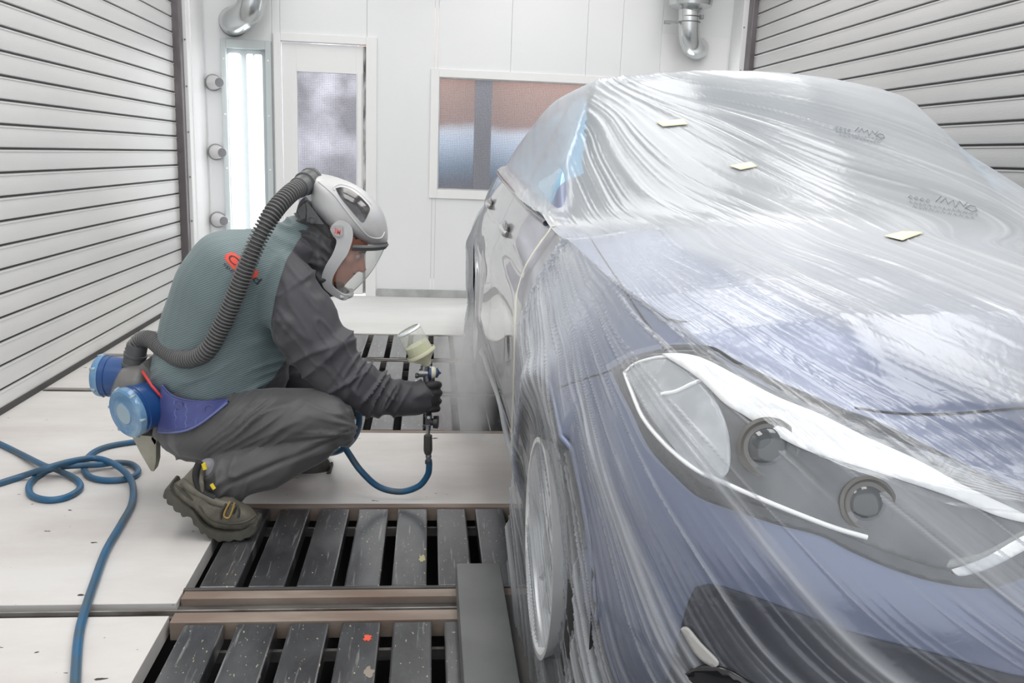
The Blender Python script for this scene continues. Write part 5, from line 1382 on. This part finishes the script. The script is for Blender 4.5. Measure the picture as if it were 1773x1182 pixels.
def strokeshell(name, pts, lift, r, m, parent, Yfall=None):
    P = []
    for x, y in catmull(pts, 40):
        q = onshell(x, y, lift)
        if q is not None: P.append(q)
    return MB().tube(P, r, 8).build(name, m, parent, angle=60)
strokeshell('shell_ridge', [Z1(*p) for p in [(440, 215), (540, 300), (620, 400), (700, 500), (780, 585), (860, 600), (890, 560)]], 0.0, 0.003, M_shell, hel)
strokeshell('shell_ridge', [Z1(*p) for p in [(548, 275), (545, 250), (600, 235), (700, 275), (800, 370)]], 0.0, 0.003, M_shell, hel)
# brim
def archpts(A, B, front, w, n=30, k=0.8):
    """a horse-shoe from the near side point round the front to the far side (pixels of side and front points)"""
    s = onY(*A, PY); f = onY(*front, PY); out = []
    for i in range(n+1):
        t = PI*i/n; c, q = math.cos(t), math.sin(t)
        out.append(s+(f-s)*(abs(q)**k)+Vector((0, -w*c, 0)))
    return out
P = archpts(Z1(690, 642), None, Z1(905, 650), 0.108)
up = Vector((0.25, 0, 0.97)).normalized()
mb = MB(); mb.rings([[p+up*0.010, p+up*0.002+(p-onY(*Z1(690, 642), PY)).normalized()*0.006, p-up*0.010, p-up*0.002-(p-onY(*Z1(690, 642), PY)).normalized()*0.004] for p in P])
mb.build('brim_band', M_dkg, hel, angle=50)
# cheek frame: near and far side and under the chin
outer = [Z1(*p) for p in [(545, 520), (560, 490), (600, 462), (650, 470), (688, 510), (694, 570), (680, 630), (655, 690), (615, 745), (580, 800), (556, 850), (553, 895), (580, 930), (625, 960), (660, 965), (655, 988), (630, 1002), (590, 992), (540, 960), (495, 915), (483, 870), (488, 820), (515, 755), (555, 690), (580, 630), (585, 590), (560, 555)]]
def side_plate(sign):
    Q = catmull(outer+[outer[0]], 120)[:-1]; c0 = np.array(Z1(560, 700))
    def yo(q):                                             # narrows towards the chin
        t = np.clip((q[1]-375)/(510-375), 0, 1); return 0.118-0.050*t**2.2
    ringsA = [onY(*q, PY)+Vector((0, sign*(yo(q)), 0)) for q in Q]; ringsB = [onY(*q, PY)+Vector((0, sign*(yo(q)-0.016), 0)) for q in Q]
    return ringsA, ringsB
for sgn in (-1, 1):
    A_, B_ = side_plate(sgn); n = len(A_)
    bm = bmesh.new(); va = [bm.verts.new(p) for p in A_]; fa = bm.faces.new(va)
    r_ = bmesh.ops.extrude_face_region(bm, geom=[fa]); vs_ = [v for v in r_['geom'] if isinstance(v, bmesh.types.BMVert)]
    for v in vs_: v.co.y += -sgn*0.018
    bmesh.ops.triangulate(bm, faces=[f for f in bm.faces if len(f.verts) > 4])
    bmesh.ops.recalc_face_normals(bm, faces=bm.faces[:])
    me = bpy.data.meshes.new('cheek_frame'); bm.to_mesh(me); bm.free()
    o = link('cheek_frame', me, M_fr, hel)
    o.modifiers.new('b', 'BEVEL').width = 0.004; o.modifiers['b'].segments = 2; o.modifiers['b'].limit_method = 'ANGLE'
P = archpts(Z1(600, 978), None, Z1(662, 982), 0.066, k=0.9)
MB().tube(P, 0.009, 12).build('chin_bar', M_fr, hel, angle=60)
# pivot badge
for sgn, nm in ((-1, 'a'), (1, 'b')):
    c = onY(*Z1(600, 522), PY)+Vector((0, sgn*0.119, 0))
    q = [Z1(*p) for p in [(556, 492), (618, 492), (628, 500), (630, 556), (612, 566), (580, 560), (556, 535)]]
    mbx = MB(); mbx.prism([onY(*p, PY)+Vector((0, sgn*0.118, 0)) for p in q], (0, sgn*0.006, 0)); mbx.build('pivot_button', mat('badge_grey', (0.40, 0.39, 0.40), 0.4), hel, angle=30)
def txt3d(name, s, o, u, v, m, parent, ext=0.0006, font_w=None):
    cu = bpy.data.curves.new('txt', 'FONT'); cu.body = s; cu.size = 1.0; cu.resolution_u = 3; cu.offset = 0.02
    ob = bpy.data.objects.new('txt', cu); COL.objects.link(ob)
    dg = bpy.context.evaluated_depsgraph_get(); dg.update()
    me = bpy.data.meshes.new_from_object(ob.evaluated_get(dg)); bpy.data.objects.remove(ob)
    co = coords(me); w = co[:, 0].max(); out = np.array(o)[None]+(co[:, :1]/w)*np.array(u)[None]+(co[:, 1:2]/0.72)*np.array(v)[None]
    setco(me, out); return link(name, me, m, parent)
o_ = onY(*Z1(570, 540), PY)+Vector((0, -0.1248, 0)); u_ = onY(*Z1(614, 556), PY)-onY(*Z1(570, 540), PY); v_ = onY(*Z1(574, 505), PY)-onY(*Z1(570, 540), PY)
txt3d('badge_lettering', '3M', o_, u_, v_, mat('badge_red', (0.75, 0.10, 0.08), 0.4), hel)
# visor: a bent clear sheet between brim and chin
rings = []
for i in range(19):
    t = i/18
    s = np.array(Z1(672, 660))*(1-t)+np.array(Z1(585, 955))*t
    s = s+np.array([-14, 0])*math.sin(PI*t)*0.8
    f = np.array(Z1(888, 668))*(1-t)+np.array(Z1(662, 975))*t; f = f+np.array([5, 3])*math.sin(PI*t)
    rings.append(archpts(tuple(s), None, tuple(f), 0.104-0.040*t**1.5, 30, 0.75))
vm = MB(); vm.rings(rings, closed=False, cap=False); vm.build('visor', M_visor, hel, True)
MB().tube([rings[i][15] for i in range(19)], 0.0016, 6).build('visor_edge', mat('visor_edge', (0.6, 0.62, 0.62), 0.2), hel, True)
# hood cloth round the neck
mb = MB(); puff(mb, [(527, 350), (545, 352), (575, 385), (592, 405), (598, 430), (582, 462), (568, 480), (578, 500), (588, 508), (578, 512), (560, 506), (552, 490), (540, 472), (520, 455), (506, 448), (512, 425), (516, 400), (518, 372)], PY, 0.092, (552, 432), n=14, p=0.7)
hme = voxel(mb, 0.006, 3)
def hw(c, p):
    x, y = p[:, 0], p[:, 1]; a = np.arctan2(y-480, x-640)
    return 0.013*ridge((x*0.5-y*0.86)/11+0.6*np.sin(x/15), (x+y)/60, 1.0, 2.5)+0.006*ridge(x/9, y/26, 5.0, 2)
wrinkle(hme, hw, 1.0); link('neck_hood', hme, M_hood, hel, True)
# head-strap buckle behind the neck
mb = MB(); mb.tube(catmull([onY(517, 368, PY-0.095), onY(522, 352, PY-0.105), onY(531, 344, PY-0.11)], 10), 0.008, 10); mb.build('strap', M_dkg, hel, True)
MB().prism([onY(x, y, PY-0.115) for x, y in [(514, 364), (527, 351), (530, 362), (529, 378), (521, 379)]], (0, 0.012, 0)).build('strap_buckle', M_dkg, hel)
MB().prism([onY(x, y, PY-0.118) for x, y in [(531, 350), (540, 360), (561, 388), (545, 387), (531, 384)]], (0, 0.01, 0)).build('ear_bracket', M_dkg, hel)
MB().lathe(onY(541, 380, PY-0.119), (0, -1, 0), [(0, 0.013), (0.005, 0.013), (0.006, 0.009), (0.003, 0.008)], 24).build('bracket_knob', M_dkg, hel, angle=40)

# breathing hose
M_hose = mat('ribbed_hose_grey', (0.115, 0.115, 0.115), 0.5)
hose = empty('breathing_hose', onY(235, 640, PY), 'ribbed grey breathing hose curving from helmet across the back to the filter unit', 'hose')
HP = [(229, 614, 2.97), (236, 598, 2.97), (249, 587, 2.96), (264, 589, 2.93), (285, 606, 2.86), (312, 621, 2.79), (340, 619, 2.74), (362, 603, 2.71), (385, 562, 2.70), (407, 512, 2.69), (428, 458, 2.685), (450, 408, 2.69), (474, 366, 2.72), (499, 338, 2.78), (519, 323, 2.85), (531, 316, 2.90)]
C = catmull([onY(*p) for p in HP], 900)
L_ = np.r_[0, np.cumsum(np.linalg.norm(np.diff(C, axis=0), axis=1))]
tt = np.linspace(0, L_[-1], 1300); C2 = np.stack([np.interp(tt, L_, C[:, k]) for k in range(3)], -1)
ph = (tt/0.0115) % 1.0; rad_ = 0.0245+0.0048*np.clip(np.sin(ph*2*PI)*1.6, -1, 1)
MB().tube([Vector(p) for p in C2], 0.03, 20, rad=list(rad_)).build('ribbed_tube', M_hose, hose, True)
def cuff(a, b, r0, r1, nm):
    a, b = Vector(a), Vector(b); d = (b-a); n = d.length
    prof = [(0, r0*0.9), (0.0, r0), (n*0.12, r0), (n*0.14, r0*0.94), (n*0.45, r0*0.95), (n*0.47, (r0+r1)/2*1.05), (n*0.56, (r0+r1)/2*1.05), (n*0.58, r1), (n, r1)]
    MB().lathe(a, d, prof, 28).build(nm, M_dkg, hose, angle=35)
cuff(onY(231, 634, 2.97), onY(238, 596, 2.965), 0.038, 0.034, 'hose_cuff')
cuff(onY(540, 310, 2.93), onY(517, 325, 2.845), 0.040, 0.033, 'hose_cuff')

# filter unit on the belt
unit = empty('filter_unit', onY(235, 760, PY), 'belt-mounted air filter unit with two blue round filters behind the hip', 'filter unit')
M_unit = mat('unit_grey', (0.135, 0.132, 0.13), 0.4, noise=(9, (0.19, 0.185, 0.18), 0.4, 0.68))
mb = MB(); puff(mb, [(212, 636), (232, 631), (258, 634), (275, 664), (286, 672), (283, 700), (280, 730), (270, 762), (258, 755), (240, 740), (215, 730), (198, 712), (196, 680), (202, 655)], 2.95, 0.10, (240, 690), n=12, p=0.6)
me = voxel(mb, 0.006, 3); link('unit_housing', me, M_unit, unit, True)
MB().prism([onY(x, y, 2.86) for x, y in [(240, 634), (246, 628), (268, 655), (288, 668), (290, 676), (284, 690), (281, 745), (268, 770), (262, 760), (272, 700), (270, 668)]], (0, 0.16, 0)).build('back_plate', M_unit, unit)
M_blue = mat('filter_blue', (0.012, 0.065, 0.22), 0.3, coat=0.3); M_cap = mat('filter_cap_pale_blue', (0.10, 0.24, 0.42), 0.22, coat=0.5, noise=(10, (0.28, 0.43, 0.56), 0.4, 0.7)); M_cap2 = mat('filter_cap_centre', (0.30, 0.42, 0.50), 0.25, coat=0.4)
def filt(c, ax, r, lab):
    ax = Vector(ax).normalized(); u = ax.orthogonal().normalized(); w = ax.cross(u)
    o = MB().lathe(c, ax, [(-0.03, r*0.9), (0.0, r*0.94), (0.028, r*0.95), (0.03, r*0.99), (0.034, r*0.99), (0.036, r*0.95), (0.05, r*0.96)], 48).build('filter', M_blue, unit, angle=30); o['label'] = lab
    cp = MB().lathe(Vector(c)+ax*0.05, ax, [(0.0, r), (0.012, r*1.01), (0.020, r*0.98), (0.026, r*0.90), (0.026, r*0.72), (0.024, r*0.70), (0.024, r*0.45), (0.027, r*0.42), (0.027, r*0.05)], 56)
    cp.build('filter_cap', M_cap, o, angle=30)
    for k in range(6):
        a = k*PI/3+0.3; d = u*math.cos(a)+w*math.sin(a)
        MB().tube([Vector(c)+ax*0.056+d*r*1.0, Vector(c)+ax*0.074+d*r*0.93], 0.006, 8).build('cap_clip', M_cap2, o, True)
    MB().lathe(Vector(c)+ax*0.0765, ax, [(0, r*0.42), (0.001, r*0.40), (0.001, r*0.02)], 40).build('cap_centre', M_cap2, o, angle=30)
filt(onY(250, 703, 2.83), (-0.60, -0.78, -0.12), 0.083, 'near blue round filter')
filt(onY(208, 652, 3.00), (-0.97, 0.10, 0.02), 0.072, 'far blue round filter')
# the unit's skirt flap
M_flap = mat('pale_flap', (0.42, 0.40, 0.33), 0.7, noise=(12, (0.30, 0.28, 0.22), 0.4, 0.7))
MB().prism([onY(x, y, 2.86) for x, y in [(227, 752), (262, 755), (270, 762), (270, 800), (266, 816), (261, 815), (243, 784)]], (0, 0.05, 0)).build('lower_flap', M_flap, unit)
# belt: a blue pad wrapped round the hip
M_belt = mat('blue_belt', (0.058, 0.070, 0.215), 0.5, noise=(14, (0.08, 0.098, 0.27), 0.4, 0.7))
M_beltl = mat('belt_stitch', (0.13, 0.16, 0.36), 0.6)
tbm = bmesh.new()
for me_, ob_ in ((tme, to), (jme, jo)):
    k0 = len(tbm.verts); tbm.from_mesh(me_); tbm.verts.ensure_lookup_table(); bmesh.ops.translate(tbm, verts=tbm.verts[k0:], vec=Vector(ob_.location)+Vector(person.location))
TT = BVHTree.FromBMesh(tbm)
def onbody(px, py, lift, dflt=2.78):
    v = Vector(ray(px, py)).normalized(); h = TT.ray_cast(Vector(CPOS), v)
    return (h[0] if h[0] is not None and h[0].y < 2.95 else onY(px, py, dflt))+Vector((0, -lift, 0))
top = [(283, 664), (300, 683), (330, 691), (362, 693), (392, 689), (396, 691)]; bot = [(276, 744), (290, 746), (312, 745), (335, 739), (362, 722), (396, 694)]
Tp, Bp = catmull(top, 30), catmull(bot, 30); rings = []
for a, b in zip(Tp, Bp):
    row = [onbody(*(a*(1-t)+b*t), 0.012) for t in np.linspace(0, 1, 12)]; rings.append(row)
def smooth_rows(R, it=8):
    A = np.array([[list(p) for p in r] for r in R])
    for _ in range(it):
        A[1:-1] = (A[:-2]+2*A[1:-1]+A[2:])/4; A[:, 1:-1] = (A[:, :-2]+2*A[:, 1:-1]+A[:, 2:])/4
    return A
A_ = smooth_rows(rings)
gm_ = gridmesh('belt_pad', A_); o = link('belt_pad', gm_, M_belt, unit, True); sm = o.modifiers.new('s', 'SOLIDIFY'); sm.thickness = 0.012; sm.offset = 0
for q in (7, 11, 15, 19):
    MB().tube([Vector(A_[min(q+int(k*0.35), 29)][k])+Vector((0, -0.0065, 0)) for k in range(1, 11)], 0.0016, 6).build('belt_stitching', M_beltl, unit, True)
MB().tube([Vector(A_[k][-1])+Vector((0, -0.004, 0)) for k in range(30)], 0.004, 8).build('belt_hem', M_beltl, unit, True)
MB().tube([Vector(A_[k][0])+Vector((0, -0.004, 0)) for k in range(30)], 0.004, 8).build('belt_hem', M_belt, unit, True)
cx_b = Vector(A_[9][2])+Vector((0, -0.008, 0)); MB().lathe(cx_b, (0, -1, 0.1), [(0, 0.016), (0.004, 0.014)], 6).build('belt_stud', M_belt, unit, angle=30)
cx_b = Vector(A_[20][4])+Vector((0, -0.008, 0)); MB().lathe(cx_b, (0, -1, 0.1), [(0, 0.019), (0.003, 0.019), (0.003, 0.014), (0.001, 0.013)], 20).build('belt_button', M_belt, unit, angle=30)
MB().tube([onbody(250, 640, 0.02, 2.86), onbody(268, 664, 0.03), onbody(284, 686, 0.016)], 0.005, 8).build('red_strap', mat('red_strap', (0.60, 0.05, 0.05), 0.5), unit, True)

# ---- spray gun
GY = GYH+0.004
def Q(px, py, dy=0.0): return onY(px, py, GY+dy)
M_gun = mat('gun_nickel', (0.36, 0.36, 0.37), 0.3, metal=0.8); M_gund = mat('gun_dark', (0.09, 0.09, 0.10), 0.35, metal=0.5); M_gblue = mat('gun_blue_ring', (0.05, 0.075, 0.16), 0.3, metal=0.4)
gun = empty('spray_gun', Q(742, 800), 'gravity-feed spray gun held upright in the black glove, clear paint cup on top', 'spray gun')
mb = MB(); mb.tube([Q(738, 640), Q(741, 668), Q(743, 700), Q(741, 722)], 0.014, 16, rad=[0.012, 0.015, 0.014, 0.011]); mb.build('grip', M_gund, gun, True)
mb = MB(); mb.tube([Q(726, 645), Q(748, 645)], 0.015, 20); mb.tube([Q(735, 632), Q(735, 645)], 0.013, 16); mb.build('gun_body', M_gun, gun, angle=40)
MB().tube([Q(739, 633), Q(738, 640)], 0.012, 16, rad=[0.013, 0.015]).build('cup_neck', M_gund, gun, angle=40)
MB().lathe(Q(741, 645), (1, 0, 0.0), [(0, 0.020), (0.004, 0.024), (0.010, 0.024), (0.012, 0.019)], 32).build('blue_ring', M_gblue, gun, angle=40)
MB().lathe(Q(747, 645), (1, 0, 0.0), [(0, 0.021), (0.010, 0.020), (0.016, 0.014)], 32).build('air_cap', mat('cream_cap', (0.70, 0.68, 0.55), 0.35), gun, angle=40)
MB().lathe(Q(755, 645), (1, 0, 0.0), [(0, 0.017), (0.004, 0.018), (0.008, 0.012), (0.012, 0.005), (0.017, 0.004)], 24).build('nozzle_ring', M_gblue, gun, angle=40)
for py in (650, 663):
    MB().lathe(Q(728, py), (-1, 0, 0), [(0, 0.006), (0.006, 0.006), (0.007, 0.009), (0.014, 0.010), (0.018, 0.008)], 18).build('adjusting_knob', M_gund if py < 655 else M_chrome, gun, angle=40)
mb = MB(); mb.tube([Q(744, 634, -0.01), Q(751, 650, -0.01), Q(751, 668, -0.008)], 0.004, 8); mb.build('trigger', M_gun, gun, True)
# cup: upside-down clear beaker on a cone lid
ca, cb = Q(707, 571), Q(729, 611); axc = (cb-ca).normalized()
H_ = (cb-ca).length
M_cup = glass('clear_cup', (0.97, 0.98, 0.96), 0.72, 0.08, (0.82, 0.84, 0.80)); M_paintl = glass('pale_yellow_paint', (0.86, 0.86, 0.55), 0.22, 0.25, (0.72, 0.71, 0.42))
M_cupl = glass('milky_lid', (0.9, 0.9, 0.75), 0.25, 0.2, (0.78, 0.77, 0.58))
MB().lathe(ca, axc, [(0.0, 0.001), (0.0, 0.036), (0.003, 0.0405), (0.010, 0.0415), (H_*0.5, 0.0425), (H_, 0.044)], 48, cap=False).build('cup', M_cup, gun, angle=40)
MB().lathe(ca, axc, [(H_*0.62, 0.001), (H_*0.62, 0.040), (H_*0.98, 0.042), (H_*0.98, 0.001)], 40, cap=False).build('paint_fill', M_paintl, gun, angle=40)
MB().lathe(ca+axc*H_, axc, [(-0.006, 0.050), (0.0, 0.052), (0.006, 0.051), (0.010, 0.046), (0.034, 0.018), (0.048, 0.013)], 48, cap=False).build('cup_lid', M_cupl, gun, angle=40)
MB().lathe(ca, axc, [(-0.002, 0.037), (0.0, 0.041), (0.004, 0.043), (0.007, 0.041)], 48, cap=False).build('cup_rim', mat('cup_rim', (0.75, 0.78, 0.80), 0.15, coat=0.5), gun, angle=40)
# below the grip: nut, gauge, swivel
MB().box(Q(736, 736, -0.011), Q(748, 716, 0.011), 0.003).build('gauge_block', M_gund, gun)
MB().lathe(Q(742, 722, -0.012), (0, -1, 0), [(0, 0.006), (0.004, 0.006)], 6).build('nut', M_chrome, gun, angle=30)
MB().lathe(Q(745, 730), (1, -0.15, 0), [(0, 0.012), (0.010, 0.013), (0.012, 0.022), (0.026, 0.023), (0.028, 0.020)], 32).build('pressure_gauge', mat('gauge_dark', (0.045, 0.045, 0.048), 0.3, metal=0.3), gun, angle=40)
MB().lathe(Q(736, 738), (-1, -0.3, -0.1), [(0, 0.007), (0.007, 0.007), (0.008, 0.004)], 16).build('side_knob', M_gund, gun, angle=40)
MB().lathe(Q(741, 736), (0.02, 0, -1), [(0, 0.010), (0.012, 0.010), (0.013, 0.007), (0.030, 0.007)], 6).build('swivel_nut', M_gun, gun, angle=30)
MB().lathe(Q(741, 752), (0.02, 0, -1), [(0, 0.011), (0.003, 0.0145), (0.055, 0.0155), (0.062, 0.014), (0.070, 0.012)], 10).build('coupling', mat('coupling_dark', (0.09, 0.09, 0.085), 0.4, metal=0.3), gun, angle=30)
MB().lathe(Q(742, 787), (0.02, 0, -1), [(0, 0.010), (0.006, 0.011), (0.012, 0.009), (0.02, 0.009)], 12).build('hose_barb', M_gun, gun, angle=30)
MB().lathe(Q(742, 797), (0.02, 0, -1), [(0, 0.0125), (0.01, 0.0125)], 16).build('hose_clamp', M_gund, gun, angle=30)

# ---- blue air hoses
M_air = mat('blue_air_hose', (0.022, 0.115, 0.235), 0.4, noise=(10, (0.055, 0.095, 0.125), 0.42, 0.66))
R_ = 0.0112
def flo(px, py, z=R_): return onZ(px, py, z)
P1 = [Q(742, 795), Q(743, 806), onY(740, 823, 2.86), onY(724, 842, 2.87), onY(692, 851, 2.88), onY(655, 842, 2.88), onY(625, 815, 2.88), onY(604, 785, 2.90), onY(592, 765, 2.93)]
P1 += [onY(578, 735, 3.02), onY(566, 700, 3.06), onY(560, 672, 3.08), onY(557, 655, 3.06)]
# hidden loop under the arm, then down again behind the knee to the floor
P1 += [onY(566, 640, 3.02), onY(585, 652, 2.98), onY(608, 682, 2.96), onY(620, 710, 2.95), onY(621, 738, 2.97), onY(610, 762, 3.03), onY(588, 780, 3.12)]
P1 += [flo(562, 786), flo(520, 790), flo(450, 790), flo(380, 780), flo(320, 768), flo(275, 764)]
F2 = lambda x, y, z=R_: onZ(x*0.4078, 700+y*0.4078, z)
P1 += [F2(620, 157), F2(560, 160), F2(450, 180), F2(385, 212), F2(357, 258), F2(372, 300), F2(430, 320), F2(510, 320), F2(568, 305), F2(587, 280), F2(560, 254, .014), F2(500, 247, .018), F2(420, 256, .022), F2(340, 259, .030), F2(250, 267, .030), F2(180, 292), F2(128, 335), F2(132, 383), F2(200, 405), F2(280, 394), F2(338, 358), F2(328, 322), F2(262, 286, .02), F2(215, 268, .034), F2(180, 256, .026), F2(80, 206), F2(0, 167), F2(-60, 142)]
h1 = MB().tube([Vector(p) for p in catmull(P1, 620)], R_, 14).build('air_hose', M_air, None, True)
tag(h1, 'blue air hose from the spray gun, looping on the floor to the left edge', 'hose')
z1 = R_*3.2
P2 = [F2(-220, 420), F2(-100, 365), F2(0, 334), F2(100, 302, .016), F2(200, 270, .050), F2(300, 242, .050), F2(400, 229, .036), F2(470, 246, .034), F2(530, 286, .034), F2(563, 340, .016), F2(560, 420), F2(513, 510), F2(450, 620), F2(405, 740), F2(365, 860), F2(335, 980), F2(320, 1182), F2(310, 1500)]
h2 = MB().tube([Vector(p) for p in catmull(P2, 260)], R_*1.05, 14).build('air_hose', M_air, None, True)
tag(h2, 'blue rubber air hose lying over the looped one and running to the bottom edge', 'hose')

# ---- tape
M_tape = mat('masking_tape_cream', (0.76, 0.73, 0.52), 0.6)
fb = bmesh.new(); fb.from_mesh(fme); fb.verts.ensure_lookup_table()
fo_ = [o for o in bpy.data.objects if o.name.startswith('cover_sheet')][0]
bmesh.ops.translate(fb, verts=fb.verts[:], vec=Vector(fo_.location)+Vector(film_root.location)); FT = BVHTree.FromBMesh(fb)
def onfilm(px, py, lift):
    v = Vector(ray(px, py)).normalized(); h = FT.ray_cast(Vector(CPOS), v)
    return None if h[0] is None else h[0]+(h[1] if h[1].dot(v) < 0 else -h[1])*lift
TL = ['cream strip of masking tape high on the film over the windscreen, nearest the roof', 'cream strip of masking tape in the middle of the film over the windscreen', 'cream strip of masking tape on the film over the bonnet, right side']
for (a, b, c, d), lb in zip([((1136, 213), (1182, 208), (1192, 217), (1148, 221)), ((1262, 289), (1300, 282), (1312, 290), (1282, 296)), ((1530, 411), (1565, 402), (1600, 405), (1562, 419))], TL):
    G_ = np.array([[(np.array(a)*(1-u)+np.array(b)*u)*(1-v)+(np.array(d)*(1-u)+np.array(c)*u)*v for v in np.linspace(0, 1, 4)] for u in np.linspace(0, 1, 9)])
    V = np.array([[list(onfilm(*p, 0.004) or (0, 0, 0)) for p in r] for r in G_])
    o = link('tape_strip', gridmesh('tape', V), M_tape, None, True); s_ = o.modifiers.new('s', 'SOLIDIFY'); s_.thickness = 0.001
    tag(o, lb, 'tape', 'tape strips on the film')
# long tape edge down the front of the bare door and up the window line
def tape_line(pts, w, lab, lift=0.012):
    P = []
    for x, y in catmull(pts, 60):
        h, n = hitpx(x, y)
        if h is not None: P.append((h+n*lift, n))
    rings = []
    for i in range(len(P)):
        t = (P[min(i+1, len(P)-1)][0]-P[max(i-1, 0)][0]).normalized(); n = P[i][1]; b = t.cross(n).normalized()
        ww = w*(0.8+0.5*vnoise(i*0.35, 2.0))
        rings.append([P[i][0]+b*ww, P[i][0]+n*0.002, P[i][0]-b*ww])
    mb = MB(); mb.rings(rings, closed=False, cap=False); o = mb.build('tape_edge', M_tapec, None, True); tag(o, lab, 'tape')
M_tapec = glass('clear_yellowish_tape', (0.95, 0.94, 0.85), 0.45, 0.2, (0.82, 0.80, 0.66))
tape_line([(966, 388), (955, 405), (935, 432), (915, 465), (904, 498), (899, 525), (898, 600), (896, 680), (894, 760), (905, 840)], 0.012, 'yellowish tape edge of the film down the front of the bare door')
tape_line([(860, 284), (872, 300), (890, 322), (915, 348), (940, 370), (962, 390)], 0.008, 'yellowish tape edge of the film along the side window line')

# ---- prints on the film: small wrinkled marks
def squiggle(name, pts, r=0.0012):
    P = []
    for x, y in pts:
        q = onfilm(x, y, 0.003)
        if q is not None: P.append(q)
    return MB().tube(P, r, 5).build(name, M_mark, film_root) if len(P) > 2 else None
M_mark = mat('film_print_grey', (0.22, 0.25, 0.27), 0.6)
def mark(ox, oy, sc, seed):
    rnd = random.Random(seed)
    def T(x, y): return (ox+x*sc, oy+y*sc+x*sc*0.02)
    # big characters read like a stretched, mirrored MM and rows of small ones
    squiggle('film_print', [T(50, -2), T(57, -10), T(59, -9)])
    squiggle('film_print', [T(58, 0), T(66, -8), T(70, 2), T(80, -4), T(83, 8)])
    squiggle('film_print', [T(85, 6), T(90, -3), T(97, 6), T(104, -1)])
    squiggle('film_print', [T(100, 9), T(108, 4), T(118, 7), T(121, 13), T(112, 15), T(104, 11), T(100, 9)])
    for k in range(4):
        x = 2+10*k; squiggle('film_print', [T(x, -8+k*2), T(x+3, -11+k*2), T(x+7, -8+k*2), T(x+4, -5+k*2), T(x+1, -7+k*2)], 0.0009)
    for row in range(2):
        x = 4+row*6
        while x < 118-row*5:
            y = 1+x*0.17+row*7; L0 = 4+5*rnd.random()
            squiggle('film_print', [T(x, y), T(x+L0*0.3, y-2-2*rnd.random()), T(x+L0*0.6, y+1), T(x+L0, y-1-rnd.random())], 0.0007); x += L0+2.5
mark(1570, 350, 1.0, 3); mark(1444, 228, 0.72, 8)

# ---- paint mist between nozzle and door
vm = bpy.data.materials.new('paint_mist'); vm.use_nodes = True
nt = vm.node_tree; N = nt.nodes; L = nt.links; N.remove(N['Principled BSDF'])
vs = N.new('ShaderNodeVolumePrincipled'); vs.inputs['Color'].default_value = (0.93, 0.93, 0.94, 1); vs.inputs['Anisotropy'].default_value = 0.1
g_ = N.new('ShaderNodeTexCoord'); mp = N.new('ShaderNodeMapping'); mp.inputs['Location'].default_value = (-1, -1, -1); mp.inputs['Scale'].default_value = (2, 2, 2)
L.new(g_.outputs['Generated'], mp.inputs[0])
ln = N.new('ShaderNodeVectorMath'); ln.operation = 'LENGTH'; L.new(mp.outputs[0], ln.inputs[0])
fo1 = N.new('ShaderNodeMapRange'); fo1.inputs[1].default_value = 0.98; fo1.inputs[2].default_value = 0.1; fo1.inputs[3].default_value = 0; fo1.inputs[4].default_value = 1; L.new(ln.outputs['Value'], fo1.inputs[0])
nz = N.new('ShaderNodeTexNoise'); nz.inputs['Scale'].default_value = 9; nz.inputs['Detail'].default_value = 3; L.new(g_.outputs['Object'], nz.inputs['Vector'])
r2 = N.new('ShaderNodeMapRange'); r2.inputs[1].default_value = 0.3; r2.inputs[2].default_value = 0.75; L.new(nz.outputs['Fac'], r2.inputs[0])
m1 = N.new('ShaderNodeMath'); m1.operation = 'MULTIPLY'; L.new(fo1.outputs[0], m1.inputs[0]); L.new(r2.outputs[0], m1.inputs[1])
m2 = N.new('ShaderNodeMath'); m2.operation = 'MULTIPLY'; m2.inputs[1].default_value = 14; L.new(m1.outputs[0], m2.inputs[0]); L.new(m2.outputs[0], vs.inputs['Density'])
L.new(vs.outputs[0], N['Material Output'].inputs['Volume'])
mb = MB(); ellips(mb, (0.145, 3.02, 0.42), (0.125, 0.42, 0.27), nu=32, nv=20)
mo = mb.build('paint_mist', vm, None, True); tag(mo, 'pale cloud of paint mist between the gun nozzle and the car door', 'mist', None, 'stuff')
